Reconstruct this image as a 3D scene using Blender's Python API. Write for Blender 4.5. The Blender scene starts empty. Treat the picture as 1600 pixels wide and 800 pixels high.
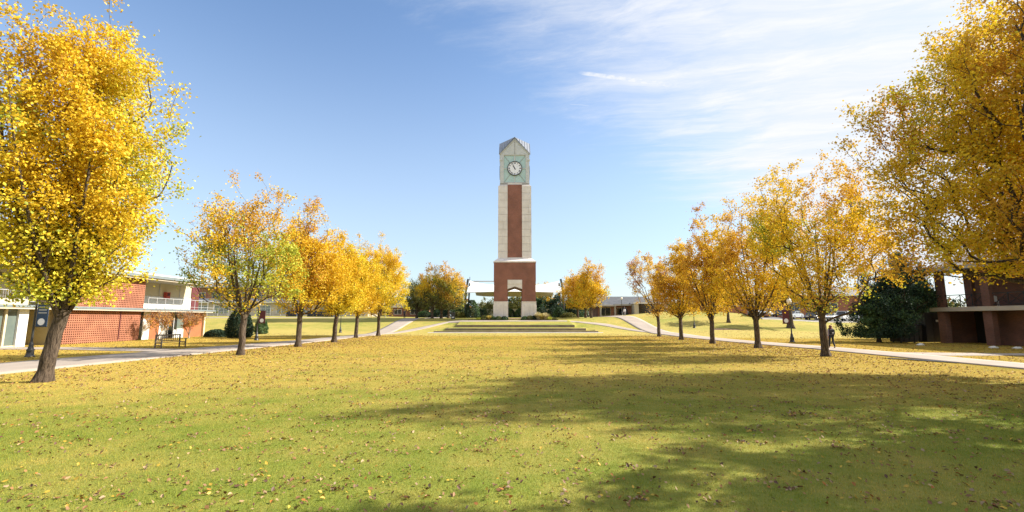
import bpy, math, random
import numpy as np
from mathutils import Vector, Matrix
PI = math.pi
R = math.radians
S = bpy.context.scene
COL = S.collection

# ------------------------------------------------------------------ camera
FPX, PITCH, EYE = 720.0, R(7.75), 2.2
cd = bpy.data.cameras.new('camera'); cam = bpy.data.objects.new('camera', cd); COL.objects.link(cam)
cam.location = (0, 0, EYE); cam.rotation_euler = (R(90) + PITCH, 0, 0)
cd.sensor_width = 36; cd.lens = 36 * FPX / 1600; cd.clip_start = 0.1; cd.clip_end = 6000
S.camera = cam

# ------------------------------------------------------------------ light and sky
SUN_EL, SUN_AZ = R(36), R(8)          # azimuth measured from +X towards +Y
sdir = Vector((math.cos(SUN_EL) * math.cos(SUN_AZ), math.cos(SUN_EL) * math.sin(SUN_AZ), math.sin(SUN_EL)))
sl = bpy.data.lights.new('sun', 'SUN'); so = bpy.data.objects.new('sun', sl); COL.objects.link(so)
sl.energy = 5.0; sl.angle = R(0.55); sl.color = (1.0, 0.93, 0.82)
so.rotation_euler = sdir.to_track_quat('Z', 'Y').to_euler()
S.view_settings.view_transform = 'Standard'; S.view_settings.look = 'None'
S.view_settings.gamma = 1.0; S.view_settings.use_curve_mapping = False
S.view_settings.exposure = 1.2
S.render.resolution_x = 1024; S.render.resolution_y = 512
S.render.engine = 'CYCLES'

W = bpy.data.worlds.new('World'); S.world = W; W.use_nodes = True


class NT:
    """small helper for node trees"""
    def __init__(s, t): s.t = t; s.n = t.nodes; s.l = t.links
    def new(s, k, **kw):
        n = s.n.new(k)
        for a, b in kw.items(): setattr(n, a, b)
        return n
    def put(s, sock, v):
        if v is None: return
        if isinstance(v, bpy.types.NodeSocket): s.l.new(v, sock)
        else:
            if isinstance(v, (tuple, list)) and len(v) == 3 and sock.type == 'RGBA': v = (*v, 1)
            sock.default_value = v
    def m(s, op, a, b=None, c=None, clamp=False):
        n = s.new('ShaderNodeMath', operation=op, use_clamp=clamp)
        s.put(n.inputs[0], a); s.put(n.inputs[1], b); s.put(n.inputs[2], c)
        return n.outputs[0]
    def mix(s, f, a, b, mode='MIX'):
        n = s.new('ShaderNodeMix', data_type='RGBA', blend_type=mode)
        s.put(n.inputs[0], f); s.put(n.inputs[6], a); s.put(n.inputs[7], b)
        return n.outputs[2]
    def noise(s, vec, scale, detail=4, rough=0.55, out=0):
        n = s.new('ShaderNodeTexNoise'); s.put(n.inputs['Vector'], vec)
        n.inputs['Scale'].default_value = scale; n.inputs['Detail'].default_value = detail
        n.inputs['Roughness'].default_value = rough
        return n.outputs[out]
    def ss(s, v, lo, hi, a=0.0, b=1.0):
        n = s.new('ShaderNodeMapRange', interpolation_type='SMOOTHSTEP')
        s.put(n.inputs[0], v); n.inputs[1].default_value = lo; n.inputs[2].default_value = hi
        n.inputs[3].default_value = a; n.inputs[4].default_value = b
        return n.outputs[0]
    def sep(s, v):
        n = s.new('ShaderNodeSeparateXYZ'); s.put(n.inputs[0], v); return n.outputs
    def comb(s, x, y, z):
        n = s.new('ShaderNodeCombineXYZ')
        for i, v in enumerate((x, y, z)): s.put(n.inputs[i], v)
        return n.outputs[0]
    def pos(s): return s.new('ShaderNodeNewGeometry').outputs['Position']


w = NT(W.node_tree); w.n.clear()
sky = w.new('ShaderNodeTexSky', sky_type='NISHITA', sun_disc=False)
sky.sun_elevation = SUN_EL; sky.sun_rotation = R(90) - SUN_AZ
sky.air_density = 1.0; sky.dust_density = 0.8; sky.ozone_density = 1.5; sky.altitude = 200
tc = w.new('ShaderNodeTexCoord')
x, y, z = w.sep(tc.outputs['Generated'])
zc = w.m('MAXIMUM', z, 0.03)
U = w.m('DIVIDE', x, zc); V = w.m('DIVIDE', y, zc)           # position on a flat layer of cirrus
n1 = w.noise(w.comb(w.m('MULTIPLY', U, 0.45), w.m('MULTIPLY', V, 1.0), 0.0), 1.5, 7, 0.65)
warp = w.m('MULTIPLY', w.m('SUBTRACT', w.noise(w.comb(U, V, 11.0), 1.4, 3, 0.5), 0.5), 1.1)
n2 = w.noise(w.comb(w.m('ADD', w.m('MULTIPLY', U, 1.0), warp), w.m('ADD', w.m('MULTIPLY', V, 3.4), w.m('ADD', w.m('MULTIPLY', U, 0.9), warp)), 3.0), 2.0, 8, 0.68)
n3 = w.noise(w.comb(U, V, 7.0), 0.9, 3, 0.5)
edge = w.m('ADD', w.m('SUBTRACT', U, w.m('MULTIPLY', V, 0.70)), 1.05)
edge = w.m('ADD', edge, w.m('MULTIPLY', w.m('SUBTRACT', n1, 0.5), 1.5))
edge = w.m('ADD', edge, w.m('MULTIPLY', w.m('SUBTRACT', n2, 0.5), 0.75))
cover = w.ss(edge, -0.35, 0.85)
body = w.ss(w.m('ADD', w.m('MULTIPLY', n2, 0.7), w.m('MULTIPLY', n3, 0.5)), 0.30, 0.78, 0.72, 1.0)
cover = w.m('MULTIPLY', cover, body)
# contrails: streaks along fixed segments of the cloud layer
def streak(u0, v0, u1, v1, w0, w1, amp):
    du, dv = u1 - u0, v1 - v0; L = math.hypot(du, dv); du /= L; dv /= L
    a = w.m('ADD', w.m('MULTIPLY', w.m('SUBTRACT', U, u0), du), w.m('MULTIPLY', w.m('SUBTRACT', V, v0), dv))
    b = w.m('ABSOLUTE', w.m('ADD', w.m('MULTIPLY', w.m('SUBTRACT', U, u0), -dv), w.m('MULTIPLY', w.m('SUBTRACT', V, v0), du)))
    t = w.m('DIVIDE', a, L)
    wd = w.m('ADD', w.m('MULTIPLY', t, w1 - w0), w0)
    inside = w.m('MULTIPLY', w.ss(t, 0.0, 0.10), w.ss(t, 0.55, 1.0, 1.0, 0.0))
    q = w.ss(w.m('DIVIDE', b, w.m('MAXIMUM', wd, 0.001)), 0.25, 1.0, 1.0, 0.0)
    nn = w.noise(w.comb(U, V, 1.0), 40, 3, 0.6)
    return w.m('MULTIPLY', w.m('MULTIPLY', q, inside), w.m('MULTIPLY', w.ss(nn, 0.2, 0.65, 0.5, 1.0), amp))
st = w.m('ADD', streak(0.25, 1.765, 0.98, 1.945, 0.022, 0.06, 0.95), streak(0.265, 2.05, 0.40, 2.07, 0.006, 0.012, 0.35), clamp=True)
cover = w.m('MAXIMUM', cover, st)
hz = w.ss(z, 0.0, 0.62, 0.58, 0.0)                       # thin milky veil, thicker towards the horizon
cover = w.m('MULTIPLY', cover, w.ss(z, 0.0, 0.1))
skyc = w.mix(hz, w.mix(1.0, sky.outputs[0], (1.04, 1.14, 1.22), 'MULTIPLY'), (3.7, 4.2, 4.7))
clouds = w.mix(w.ss(n2, 0.35, 0.7), (4.4, 4.65, 5.05), (5.0, 5.05, 5.2))
fin = w.mix(cover, skyc, clouds)
bg = w.new('ShaderNodeBackground'); w.put(bg.inputs[0], fin); bg.inputs[1].default_value = 0.087
wo = w.new('ShaderNodeOutputWorld'); w.l.new(bg.outputs[0], wo.inputs[0])

# ------------------------------------------------------------------ helpers: pixels of the photograph to places
def ray(px, py):
    u = (400 - py) / FPX
    return (px - 800) / FPX, math.cos(PITCH) - u * math.sin(PITCH), math.sin(PITCH) + u * math.cos(PITCH)
def G(px, py, e=0.0):
    r = ray(px, py); t = (e - EYE) / r[2]; return r[0] * t, r[1] * t
def atY(Y, px, py):
    r = ray(px, py); t = Y / r[1]; return r[0] * t, EYE + r[2] * t
def EL(py, Y): return atY(Y, 800, py)[1]

def sstep(a, b, v):
    t = np.clip((v - a) / (b - a), 0, 1); return t * t * (3 - 2 * t)
WALLS = [(70.4, -11.8, 13.0, 0.02, 0.36), (73.2, -10.4, 11.6, 0.34, 0.72), (76.0, -9.1, 10.2, 0.82, 1.21)]
def T(x, y):
    """height of the ground"""
    x = np.asarray(x, float); y = np.asarray(y, float)
    z = 2.25 * sstep(67, 89, y)
    z = z + 0.35 * sstep(92, 125, y)
    left = sstep(-22, -45, x)
    z = z + left * (1.1 * sstep(56, 95, y) * (1 - sstep(67, 89, y)) + 0.35 * sstep(80, 100, y))
    z = z + 1.55 * np.exp(-((x - 37) / 14) ** 2 - ((y - 97) / 15) ** 2)
    z = z + 0.5 * np.exp(-((x - 33) / 9) ** 2 - ((y - 66) / 7) ** 2)
    z = z - 0.9 * sstep(42, 60, x) * sstep(70, 84, y) * (1 - sstep(88, 110, y)) * 0.6
    inx = (x > -9.1) & (x < 10.2)
    for i, (wy, x0, x1, b, t) in enumerate(WALLS):
        ny = WALLS[i + 1][0] if i < 2 else 84.0; nb = WALLS[i + 1][3] if i < 2 else 2.05
        m = (x > x0) & (x < x1) & (y > wy + 0.2) & (y < ny + 0.2)
        f = np.clip((y - wy) / (ny - wy), 0, 1)
        z = np.where(m, np.maximum((t - 0.02) * (1 - f) + nb * f, z if i == 2 else -9), z)
    return z
def Th(x, y): return float(T(x, y))

# ------------------------------------------------------------------ materials
MATS = {}
def mat(name, col, rough=0.7, col2=None, scale=3.0, bump=0.0, bscale=20.0, metal=0.0, spec=0.5, coords=None):
    if name in MATS: return MATS[name]
    m = bpy.data.materials.new(name); m.use_nodes = True; t = NT(m.node_tree)
    b = t.n['Principled BSDF']; b.inputs['Roughness'].default_value = rough; b.inputs['Metallic'].default_value = metal
    b.inputs['Specular IOR Level'].default_value = spec
    if col2:
        f = t.ss(t.noise(t.pos(), scale, 5, 0.6), 0.3, 0.7)
        t.put(b.inputs['Base Color'], t.mix(f, col, col2))
        rf = t.ss(t.noise(t.pos(), scale * 3, 3), 0.3, 0.7, max(0, rough - 0.12), min(1, rough + 0.1)); t.put(b.inputs['Roughness'], rf)
    else: b.inputs['Base Color'].default_value = (*col, 1)
    if bump:
        bn = t.new('ShaderNodeBump'); bn.inputs['Strength'].default_value = bump; bn.inputs['Distance'].default_value = 0.02
        t.put(bn.inputs['Height'], t.noise(t.pos(), bscale, 5)); t.l.new(bn.outputs[0], b.inputs['Normal'])
    MATS[name] = m; return m
def brick_mat(name, c1, c2, mortar, msize=0.012, bw=0.22, rh=0.075):
    m = bpy.data.materials.new(name); m.use_nodes = True; t = NT(m.node_tree); b = t.n['Principled BSDF']
    x, y, z = t.sep(t.pos())
    br = t.new('ShaderNodeTexBrick'); t.put(br.inputs['Vector'], t.comb(t.m('ADD', x, y), z, 0.0))
    br.inputs['Scale'].default_value = 1; br.inputs['Mortar Size'].default_value = msize
    br.inputs['Brick Width'].default_value = bw; br.inputs['Row Height'].default_value = rh
    br.inputs['Color1'].default_value = (*c1, 1); br.inputs['Color2'].default_value = (*c2, 1); br.inputs['Mortar'].default_value = (*mortar, 1)
    f = t.ss(t.noise(t.pos(), 0.5, 4), 0.3, 0.7, 0.8, 1.12)
    t.put(b.inputs['Base Color'], t.mix(1.0, br.outputs[0], t.comb(f, f, f), 'MULTIPLY'))
    b.inputs['Roughness'].default_value = 0.85
    bn = t.new('ShaderNodeBump'); bn.inputs['Distance'].default_value = 0.01; bn.inputs['Strength'].default_value = 0.5
    t.put(bn.inputs['Height'], t.m('SUBTRACT', 1.0, br.outputs[1])); t.l.new(bn.outputs[0], b.inputs['Normal'])
    MATS[name] = m; return m

def grass_color(t):
    p = t.pos(); x, y, z = t.sep(p)
    flat = t.comb(x, y, 0.0)
    big = t.noise(t.comb(t.m('MULTIPLY', x, 0.6), y, 0.0), 0.16, 4, 0.6)
    mid = t.noise(flat, 0.9, 5, 0.62); fine = t.noise(flat, 7.0, 4, 0.65)
    lawn = t.m('MULTIPLY', t.ss(y, 5, 24), t.ss(y, 68, 74, 1.0, 0.42))            # the far end of the lawn is drier and straw coloured
    lawn2 = t.m('MULTIPLY', t.ss(y, 92, 80), 0.0)
    v = t.m('ADD', t.m('MULTIPLY', lawn, 0.44), t.m('MULTIPLY', t.m('SUBTRACT', big, 0.5), 1.3))
    v = t.m('ADD', v, t.m('MULTIPLY', t.m('SUBTRACT', mid, 0.5), 0.9))
    v = t.m('ADD', v, t.m('MULTIPLY', t.m('SUBTRACT', fine, 0.5), 0.5))
    side = t.ss(t.m('ABSOLUTE', x), 9, 17, 0.0, 0.12)
    v = t.m('ADD', v, t.m('MULTIPLY', side, t.ss(y, 10, 18)))
    f = t.ss(v, -0.28, 0.62)
    c = t.mix(f, (0.150, 0.188, 0.026), (0.36, 0.285, 0.074))
    # small thin brownish patches
    br = t.ss(t.noise(flat, 0.55, 6, 0.7), 0.58, 0.75, 0.0, 0.40)
    c = t.mix(br, c, (0.23, 0.14, 0.048))
    return c, fine, mid

def grass_mats():
    m = bpy.data.materials.new('lawn'); m.use_nodes = True; t = NT(m.node_tree); b = t.n['Principled BSDF']
    c, fine, mid = grass_color(t)
    p = t.pos(); x, y, z = t.sep(p); flat = t.comb(x, y, 0.0)
    # fine litter of fallen yellow and brown leaves, too far away to tell apart
    vo = t.new('ShaderNodeTexVoronoi'); t.put(vo.inputs['Vector'], flat); vo.inputs['Scale'].default_value = 5.0
    sp = t.m('LESS_THAN', vo.outputs['Distance'], 0.16)
    rr = t.sep(vo.outputs['Color'])
    pick = t.m('LESS_THAN', rr[0], t.ss(t.noise(flat, 0.12, 4), 0.42, 0.62, 0.15, 0.8))
    sp = t.m('MULTIPLY', t.m('MULTIPLY', sp, pick), t.ss(y, 12, 24))
    lc = t.mix(rr[1], (0.55, 0.36, 0.05), (0.26, 0.12, 0.04))
    c = t.mix(t.m('MULTIPLY', sp, 0.8), c, lc)
    t.put(b.inputs['Base Color'], c); b.inputs['Roughness'].default_value = 0.95; b.inputs['Specular IOR Level'].default_value = 0.15
    bn = t.new('ShaderNodeBump'); bn.inputs['Distance'].default_value = 0.05; bn.inputs['Strength'].default_value = 0.8
    t.put(bn.inputs['Height'], t.noise(flat, 22, 4, 0.7)); t.l.new(bn.outputs[0], b.inputs['Normal'])
    MATS['lawn'] = m
    m = bpy.data.materials.new('grass_blade'); m.use_nodes = True; t = NT(m.node_tree); t.n.clear()
    c, fine, mid = grass_color(t)
    at = t.new('ShaderNodeAttribute', attribute_name='Col')
    c = t.mix(1.0, c, at.outputs[0], 'MULTIPLY')
    d = t.new('ShaderNodeBsdfDiffuse'); tr = t.new('ShaderNodeBsdfTranslucent'); mx = t.new('ShaderNodeMixShader'); mx.inputs[0].default_value = 0.35
    t.put(d.inputs[0], c); t.put(tr.inputs[0], c); t.l.new(d.outputs[0], mx.inputs[1]); t.l.new(tr.outputs[0], mx.inputs[2])
    o = t.new('ShaderNodeOutputMaterial'); t.l.new(mx.outputs[0], o.inputs[0]); MATS['grass_blade'] = m
grass_mats()

def leaf_mat(name, trans=0.5, gloss=0.06):
    m = bpy.data.materials.new(name); m.use_nodes = True; t = NT(m.node_tree); t.n.clear()
    at = t.new('ShaderNodeAttribute', attribute_name='Col').outputs[0]
    d = t.new('ShaderNodeBsdfDiffuse'); tr = t.new('ShaderNodeBsdfTranslucent'); g = t.new('ShaderNodeBsdfGlossy'); g.inputs['Roughness'].default_value = 0.6
    t.put(d.inputs[0], at); t.put(tr.inputs[0], at)
    mx = t.new('ShaderNodeMixShader'); mx.inputs[0].default_value = trans
    t.l.new(d.outputs[0], mx.inputs[1]); t.l.new(tr.outputs[0], mx.inputs[2])
    m2 = t.new('ShaderNodeMixShader'); m2.inputs[0].default_value = gloss
    t.l.new(mx.outputs[0], m2.inputs[1]); t.l.new(g.outputs[0], m2.inputs[2])
    o = t.new('ShaderNodeOutputMaterial'); t.l.new(m2.outputs[0], o.inputs[0]); MATS[name] = m
leaf_mat('leaf', 0.35, 0.02); leaf_mat('needle', 0.15, 0.03); leaf_mat('litter', 0.1, 0.04)

def bark_mat(name, c1, c2):
    m = bpy.data.materials.new(name); m.use_nodes = True; t = NT(m.node_tree); b = t.n['Principled BSDF']
    x, y, z = t.sep(t.pos()); v = t.comb(x, y, t.m('MULTIPLY', z, 0.16))
    n = t.noise(v, 22, 5, 0.7); f = t.ss(n, 0.35, 0.65)
    t.put(b.inputs['Base Color'], t.mix(f, c1, c2)); b.inputs['Roughness'].default_value = 0.95; b.inputs['Specular IOR Level'].default_value = 0.2
    bn = t.new('ShaderNodeBump'); bn.inputs['Distance'].default_value = 0.05; bn.inputs['Strength'].default_value = 1.0
    t.put(bn.inputs['Height'], n); t.l.new(bn.outputs[0], b.inputs['Normal']); MATS[name] = m
bark_mat('bark', (0.035, 0.025, 0.018), (0.135, 0.10, 0.072))
bark_mat('bark_pale', (0.16, 0.12, 0.09), (0.34, 0.27, 0.21))

brick_mat('tower_brick', (0.27, 0.095, 0.060), (0.205, 0.072, 0.046), (0.28, 0.17, 0.13), 0.008)
brick_mat('red_brick', (0.34, 0.12, 0.065), (0.25, 0.085, 0.045), (0.30, 0.19, 0.14))
brick_mat('shaded_brick', (0.20, 0.075, 0.048), (0.13, 0.05, 0.034), (0.17, 0.11, 0.085), 0.014)  # red brick darkened in its colour as shade on the right building
mat('screen_brick', (0.40, 0.145, 0.072), 0.85, (0.30, 0.105, 0.055), 5, 0.3, 40)
mat('orange_wall', (0.38, 0.13, 0.048), 0.8, (0.32, 0.10, 0.04), 2)
mat('hole_shade', (0.11, 0.042, 0.026), 0.9)  # backing colour darkened as the shade inside the screen holes
mat('stone', (0.74, 0.68, 0.64), 0.85, (0.62, 0.565, 0.525), 1.1, 0.35, 14)
mat('stone_dark', (0.38, 0.36, 0.33), 0.9, (0.30, 0.28, 0.26), 2)
mat('concrete', (0.46, 0.42, 0.36), 0.9, (0.36, 0.33, 0.28), 1.4, 0.3, 25)
mat('brown_concrete', (0.25, 0.20, 0.15), 0.9, (0.17, 0.135, 0.10), 1.0, 0.5, 20)  # darker and browner than the kerb concrete
mat('joint', (0.13, 0.11, 0.09), 0.95)
mat('zinc', (0.27, 0.29, 0.33), 0.5, (0.22, 0.24, 0.28), 1.5, metal=0.1)
mat('zinc_seam', (0.13, 0.14, 0.16), 0.5)
mat('lantern_metal', (0.56, 0.57, 0.56), 0.5, (0.48, 0.49, 0.48), 2)
mat('teal_glass', (0.38, 0.53, 0.50), 0.18, (0.43, 0.58, 0.55), 0.8, spec=0.7)
mat('clock_white', (0.80, 0.80, 0.84), 0.4)
mat('black', (0.012, 0.012, 0.013), 0.4)
mat('black_paint', (0.02, 0.022, 0.022), 0.45, (0.03, 0.03, 0.03), 8)
mat('canvas', (0.80, 0.79, 0.76), 0.8, (0.74, 0.73, 0.69), 0.5)
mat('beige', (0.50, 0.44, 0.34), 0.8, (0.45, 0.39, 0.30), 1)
mat('cream', (0.58, 0.50, 0.34), 0.8, (0.53, 0.455, 0.30), 1.2)
mat('white_paint', (0.66, 0.65, 0.61), 0.6, (0.60, 0.59, 0.55), 2)
mat('fascia', (0.17, 0.20, 0.21), 0.6, (0.14, 0.17, 0.18), 2)
mat('rail_grey', (0.42, 0.42, 0.42), 0.5)
mat('grey_roof', (0.10, 0.105, 0.115), 0.8, (0.065, 0.07, 0.08), 1)
mat('lilac_roof', (0.20, 0.19, 0.205), 0.8, (0.15, 0.145, 0.16), 1)
mat('glass', (0.10, 0.13, 0.12), 0.08, (0.13, 0.16, 0.14), 0.5, spec=1.0)
mat('dark_glass', (0.012, 0.013, 0.015), 0.1, spec=0.8)
mat('recess_shade', (0.02, 0.016, 0.014), 0.9)  # near black wall colour standing for shade in recesses
mat('wood', (0.115, 0.095, 0.075), 0.8, (0.19, 0.155, 0.12), 12, 0.4, 60)
mat('asphalt', (0.10, 0.10, 0.105), 0.9, (0.075, 0.075, 0.08), 5, 0.3, 80)
mat('mulch', (0.13, 0.065, 0.035), 0.95, (0.085, 0.045, 0.025), 12, 1.0, 30)
mat('paving', (0.40, 0.25, 0.17), 0.9, (0.32, 0.20, 0.13), 5)
mat('navy', (0.02, 0.05, 0.11), 0.7); mat('maroon', (0.10, 0.018, 0.022), 0.7)
mat('globe', (0.85, 0.82, 0.74), 0.35)
mat('dumpster', (0.045, 0.038, 0.032), 0.7, (0.03, 0.025, 0.022), 3)
mat('dark_door', (0.012, 0.012, 0.014), 0.6)
mat('grey_trunk', (0.10, 0.09, 0.085), 0.9, (0.06, 0.055, 0.05), 5)
mat('red_box', (0.42, 0.05, 0.03), 0.5)
mat('skin', (0.45, 0.26, 0.18), 0.6); mat('hair', (0.16, 0.035, 0.018), 0.7, (0.09, 0.02, 0.012), 30)
mat('dark_hair', (0.02, 0.014, 0.01), 0.7); mat('lilac_cloth', (0.30, 0.26, 0.32), 0.9, (0.24, 0.21, 0.27), 10)
mat('black_cloth', (0.015, 0.015, 0.018), 0.9, (0.025, 0.025, 0.03), 10); mat('pale_cloth', (0.70, 0.69, 0.72), 0.9); mat('blue_cloth', (0.03, 0.035, 0.06), 0.9)
mat('grey_cloth', (0.25, 0.25, 0.27), 0.9); mat('bag_cloth', (0.018, 0.018, 0.025), 0.7)
mat('tyre', (0.02, 0.02, 0.02), 0.85); mat('alloy', (0.5, 0.5, 0.52), 0.3, metal=0.8); mat('lamp_red', (0.35, 0.01, 0.01), 0.2)
for nm, c in (('car_white', (0.78, 0.79, 0.80)), ('car_silver', (0.42, 0.46, 0.50)), ('car_black', (0.02, 0.021, 0.025)), ('car_grey', (0.13, 0.14, 0.15)), ('car_blue', (0.05, 0.08, 0.14))):
    mat(nm, c, 0.22, tuple(k * 0.9 for k in c), 2, spec=0.7)
mat('soil', (0.09, 0.06, 0.04), 0.95)

def weathered(name, c1, c2, c3):
    m = MATS[name]; t = NT(m.node_tree); b = t.n['Principled BSDF']; p = t.pos(); x, y, z = t.sep(p)
    f = t.ss(t.noise(p, 1.1, 5, 0.6), 0.3, 0.7); c = t.mix(f, c1, c2)
    st = t.ss(t.noise(t.comb(t.m('MULTIPLY', x, 2.2), t.m('MULTIPLY', y, 2.2), t.m('MULTIPLY', z, 0.14)), 1.5, 6, 0.7), 0.5, 0.78, 0.0, 0.75)
    t.put(b.inputs['Base Color'], t.mix(st, c, c3))
weathered('stone', (0.74, 0.68, 0.64), (0.64, 0.585, 0.545), (0.40, 0.36, 0.33))
weathered('screen_brick', (0.37, 0.15, 0.082), (0.27, 0.105, 0.06), (0.22, 0.10, 0.065))
weathered('orange_wall', (0.38, 0.13, 0.048), (0.32, 0.10, 0.04), (0.22, 0.08, 0.035))
def path_mat():
    m = bpy.data.materials.new('path'); m.use_nodes = True; t = NT(m.node_tree); b = t.n['Principled BSDF']
    p = t.pos(); f = t.ss(t.noise(p, 0.5, 5), 0.3, 0.7); g = t.ss(t.noise(p, 18, 4, 0.7), 0.3, 0.7)
    c = t.mix(f, (0.34, 0.285, 0.235), (0.27, 0.225, 0.185)); c = t.mix(t.m('MULTIPLY', g, 0.35), c, (0.30, 0.25, 0.21))
    vo = t.new('ShaderNodeTexVoronoi'); t.put(vo.inputs['Vector'], p); vo.inputs['Scale'].default_value = 3.0
    sp = t.m('LESS_THAN', vo.outputs['Distance'], 0.09)
    c = t.mix(t.m('MULTIPLY', sp, 0.7), c, (0.42, 0.24, 0.05))
    x, y, z = t.sep(p); jt = t.m('LESS_THAN', t.m('FRACT', t.m('DIVIDE', y, 3.0)), 0.012); c = t.mix(t.m('MULTIPLY', jt, 0.6), c, (0.16, 0.13, 0.11))
    stn = t.ss(t.noise(p, 1.7, 6, 0.7), 0.55, 0.75, 0.0, 0.5); c = t.mix(stn, c, (0.30, 0.245, 0.20))
    t.put(b.inputs['Base Color'], c); b.inputs['Roughness'].default_value = 0.9; MATS['path'] = m
path_mat()

# ------------------------------------------------------------------ object helpers
def lab(o, label=None, cat=None, group=None, kind=None):
    if label: o['label'] = label
    if cat: o['category'] = cat
    if group: o['group'] = group
    if kind: o['kind'] = kind
    return o
def empty(name, loc, label, cat, group=None, rz=0.0):
    o = bpy.data.objects.new(name, None); COL.objects.link(o); o.location = loc; o.rotation_euler = (0, 0, rz); o.empty_display_size = 0.3
    return lab(o, label, cat, group)
def link(name, me, parent=None):
    o = bpy.data.objects.new(name, me); COL.objects.link(o)
    if parent: o.parent = parent
    return o
def np_mesh(name, V, F, material, smooth=False, cols=None):
    """V (n,3), F (m,k) all of one size"""
    me = bpy.data.meshes.new(name); V = np.asarray(V, np.float32); F = np.asarray(F, np.int32)
    k = F.shape[1]; me.vertices.add(len(V)); me.vertices.foreach_set('co', V.ravel())
    me.loops.add(F.size); me.loops.foreach_set('vertex_index', F.ravel())
    me.polygons.add(len(F)); me.polygons.foreach_set('loop_start', np.arange(len(F), dtype=np.int32) * k)
    if smooth: me.polygons.foreach_set('use_smooth', np.ones(len(F), bool))
    if cols is not None:
        a = me.color_attributes.new('Col', 'FLOAT_COLOR', 'POINT'); c = np.ones((len(V), 4), np.float32); c[:, :3] = cols
        a.data.foreach_set('color', c.ravel())
    me.update(calc_edges=True); me.validate(); me.materials.append(material if not isinstance(material, str) else MATS[material]); return me

class MB:
    """collects solid shapes for ONE mesh object"""
    def __init__(s): s.v = []; s.f = []
    def add(s, vs, fs):
        o = len(s.v); s.v += [tuple(v) for v in vs]; s.f += [tuple(i + o for i in f) for f in fs]; return s
    def box(s, x0, x1, y0, y1, z0, z1):
        return s.add([(x0, y0, z0), (x1, y0, z0), (x1, y1, z0), (x0, y1, z0), (x0, y0, z1), (x1, y0, z1), (x1, y1, z1), (x0, y1, z1)],
                     [(0, 3, 2, 1), (4, 5, 6, 7), (0, 1, 5, 4), (1, 2, 6, 5), (2, 3, 7, 6), (3, 0, 4, 7)])
    def bev(s, x0, x1, y0, y1, z0, z1, b=0.03):
        """box with chamfered edges on top"""
        v = [(x0, y0, z0), (x1, y0, z0), (x1, y1, z0), (x0, y1, z0), (x0, y0, z1 - b), (x1, y0, z1 - b), (x1, y1, z1 - b), (x0, y1, z1 - b),
             (x0 + b, y0 + b, z1), (x1 - b, y0 + b, z1), (x1 - b, y1 - b, z1), (x0 + b, y1 - b, z1)]
        f = [(0, 3, 2, 1), (8, 9, 10, 11)]
        for i in range(4):
            j = (i + 1) % 4; f += [(i, j, 4 + j, 4 + i), (4 + i, 4 + j, 8 + j, 8 + i)]
        return s.add(v, f)
    def tube(s, p0, p1, r0, r1=None, n=8, caps=True):
        r1 = r0 if r1 is None else r1; p0 = Vector(p0); p1 = Vector(p1); d = (p1 - p0).normalized()
        a = d.orthogonal().normalized(); b = d.cross(a)
        vs = [p0 + (a * math.cos(2 * PI * i / n) + b * math.sin(2 * PI * i / n)) * r0 for i in range(n)] + \
             [p1 + (a * math.cos(2 * PI * i / n) + b * math.sin(2 * PI * i / n)) * r1 for i in range(n)]
        fs = [(i, (i + 1) % n, n + (i + 1) % n, n + i) for i in range(n)]
        if caps: fs += [tuple(range(n - 1, -1, -1)), tuple(range(n, 2 * n))]
        return s.add(vs, fs)
    def bar(s, p0, p1, w, h):
        """rectangular bar along p0-p1"""
        p0 = Vector(p0); p1 = Vector(p1); d = (p1 - p0).normalized(); up = Vector((0, 0, 1)) if abs(d.z) < 0.95 else Vector((1, 0, 0))
        a = d.cross(up).normalized() * w / 2; b = a.cross(d).normalized() * h / 2
        vs = [p0 - a - b, p0 + a - b, p0 + a + b, p0 - a + b, p1 - a - b, p1 + a - b, p1 + a + b, p1 - a + b]
        return s.add(vs, [(0, 3, 2, 1), (4, 5, 6, 7), (0, 1, 5, 4), (1, 2, 6, 5), (2, 3, 7, 6), (3, 0, 4, 7)])
    def lathe(s, prof, n=14, c=(0, 0, 0)):
        m = len(prof); vs = []
        for r, z in prof: vs += [(c[0] + r * math.cos(2 * PI * i / n), c[1] + r * math.sin(2 * PI * i / n), c[2] + z) for i in range(n)]
        fs = [(k * n + i, k * n + (i + 1) % n, (k + 1) * n + (i + 1) % n, (k + 1) * n + i) for k in range(m - 1) for i in range(n)]
        fs += [tuple(range(n - 1, -1, -1)), tuple(range((m - 1) * n, m * n))]
        return s.add(vs, fs)
    def prism(s, poly, axis, a0, a1):
        """extrude a polygon given in the two other axes along axis (0,1,2)"""
        n = len(poly); vs = []
        for a in (a0, a1):
            for p, q in poly:
                vs.append({0: (a, p, q), 1: (p, a, q), 2: (p, q, a)}[axis])
        return s.add(vs, [tuple(range(n - 1, -1, -1)), tuple(range(n, 2 * n))] + [(i, (i + 1) % n, n + (i + 1) % n, n + i) for i in range(n)])
    def mesh(s, name, m, smooth=False):
        me = bpy.data.meshes.new(name); me.from_pydata(s.v, [], s.f); me.validate()
        import bmesh
        bm = bmesh.new(); bm.from_mesh(me); bmesh.ops.recalc_face_normals(bm, faces=bm.faces); bm.to_mesh(me); bm.free()
        if smooth:
            for p in me.polygons: p.use_smooth = True
        me.materials.append(MATS[m]); return me
    def obj(s, name, m, parent=None, smooth=False): return link(name, s.mesh(name, m, smooth), parent)
def B(*a): return MB().box(*a)

def copy_tree(o, parent=None):
    c = o.copy(); COL.objects.link(c)
    if parent: c.parent = parent
    for ch in o.children: copy_tree(ch, c)
    return c

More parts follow.
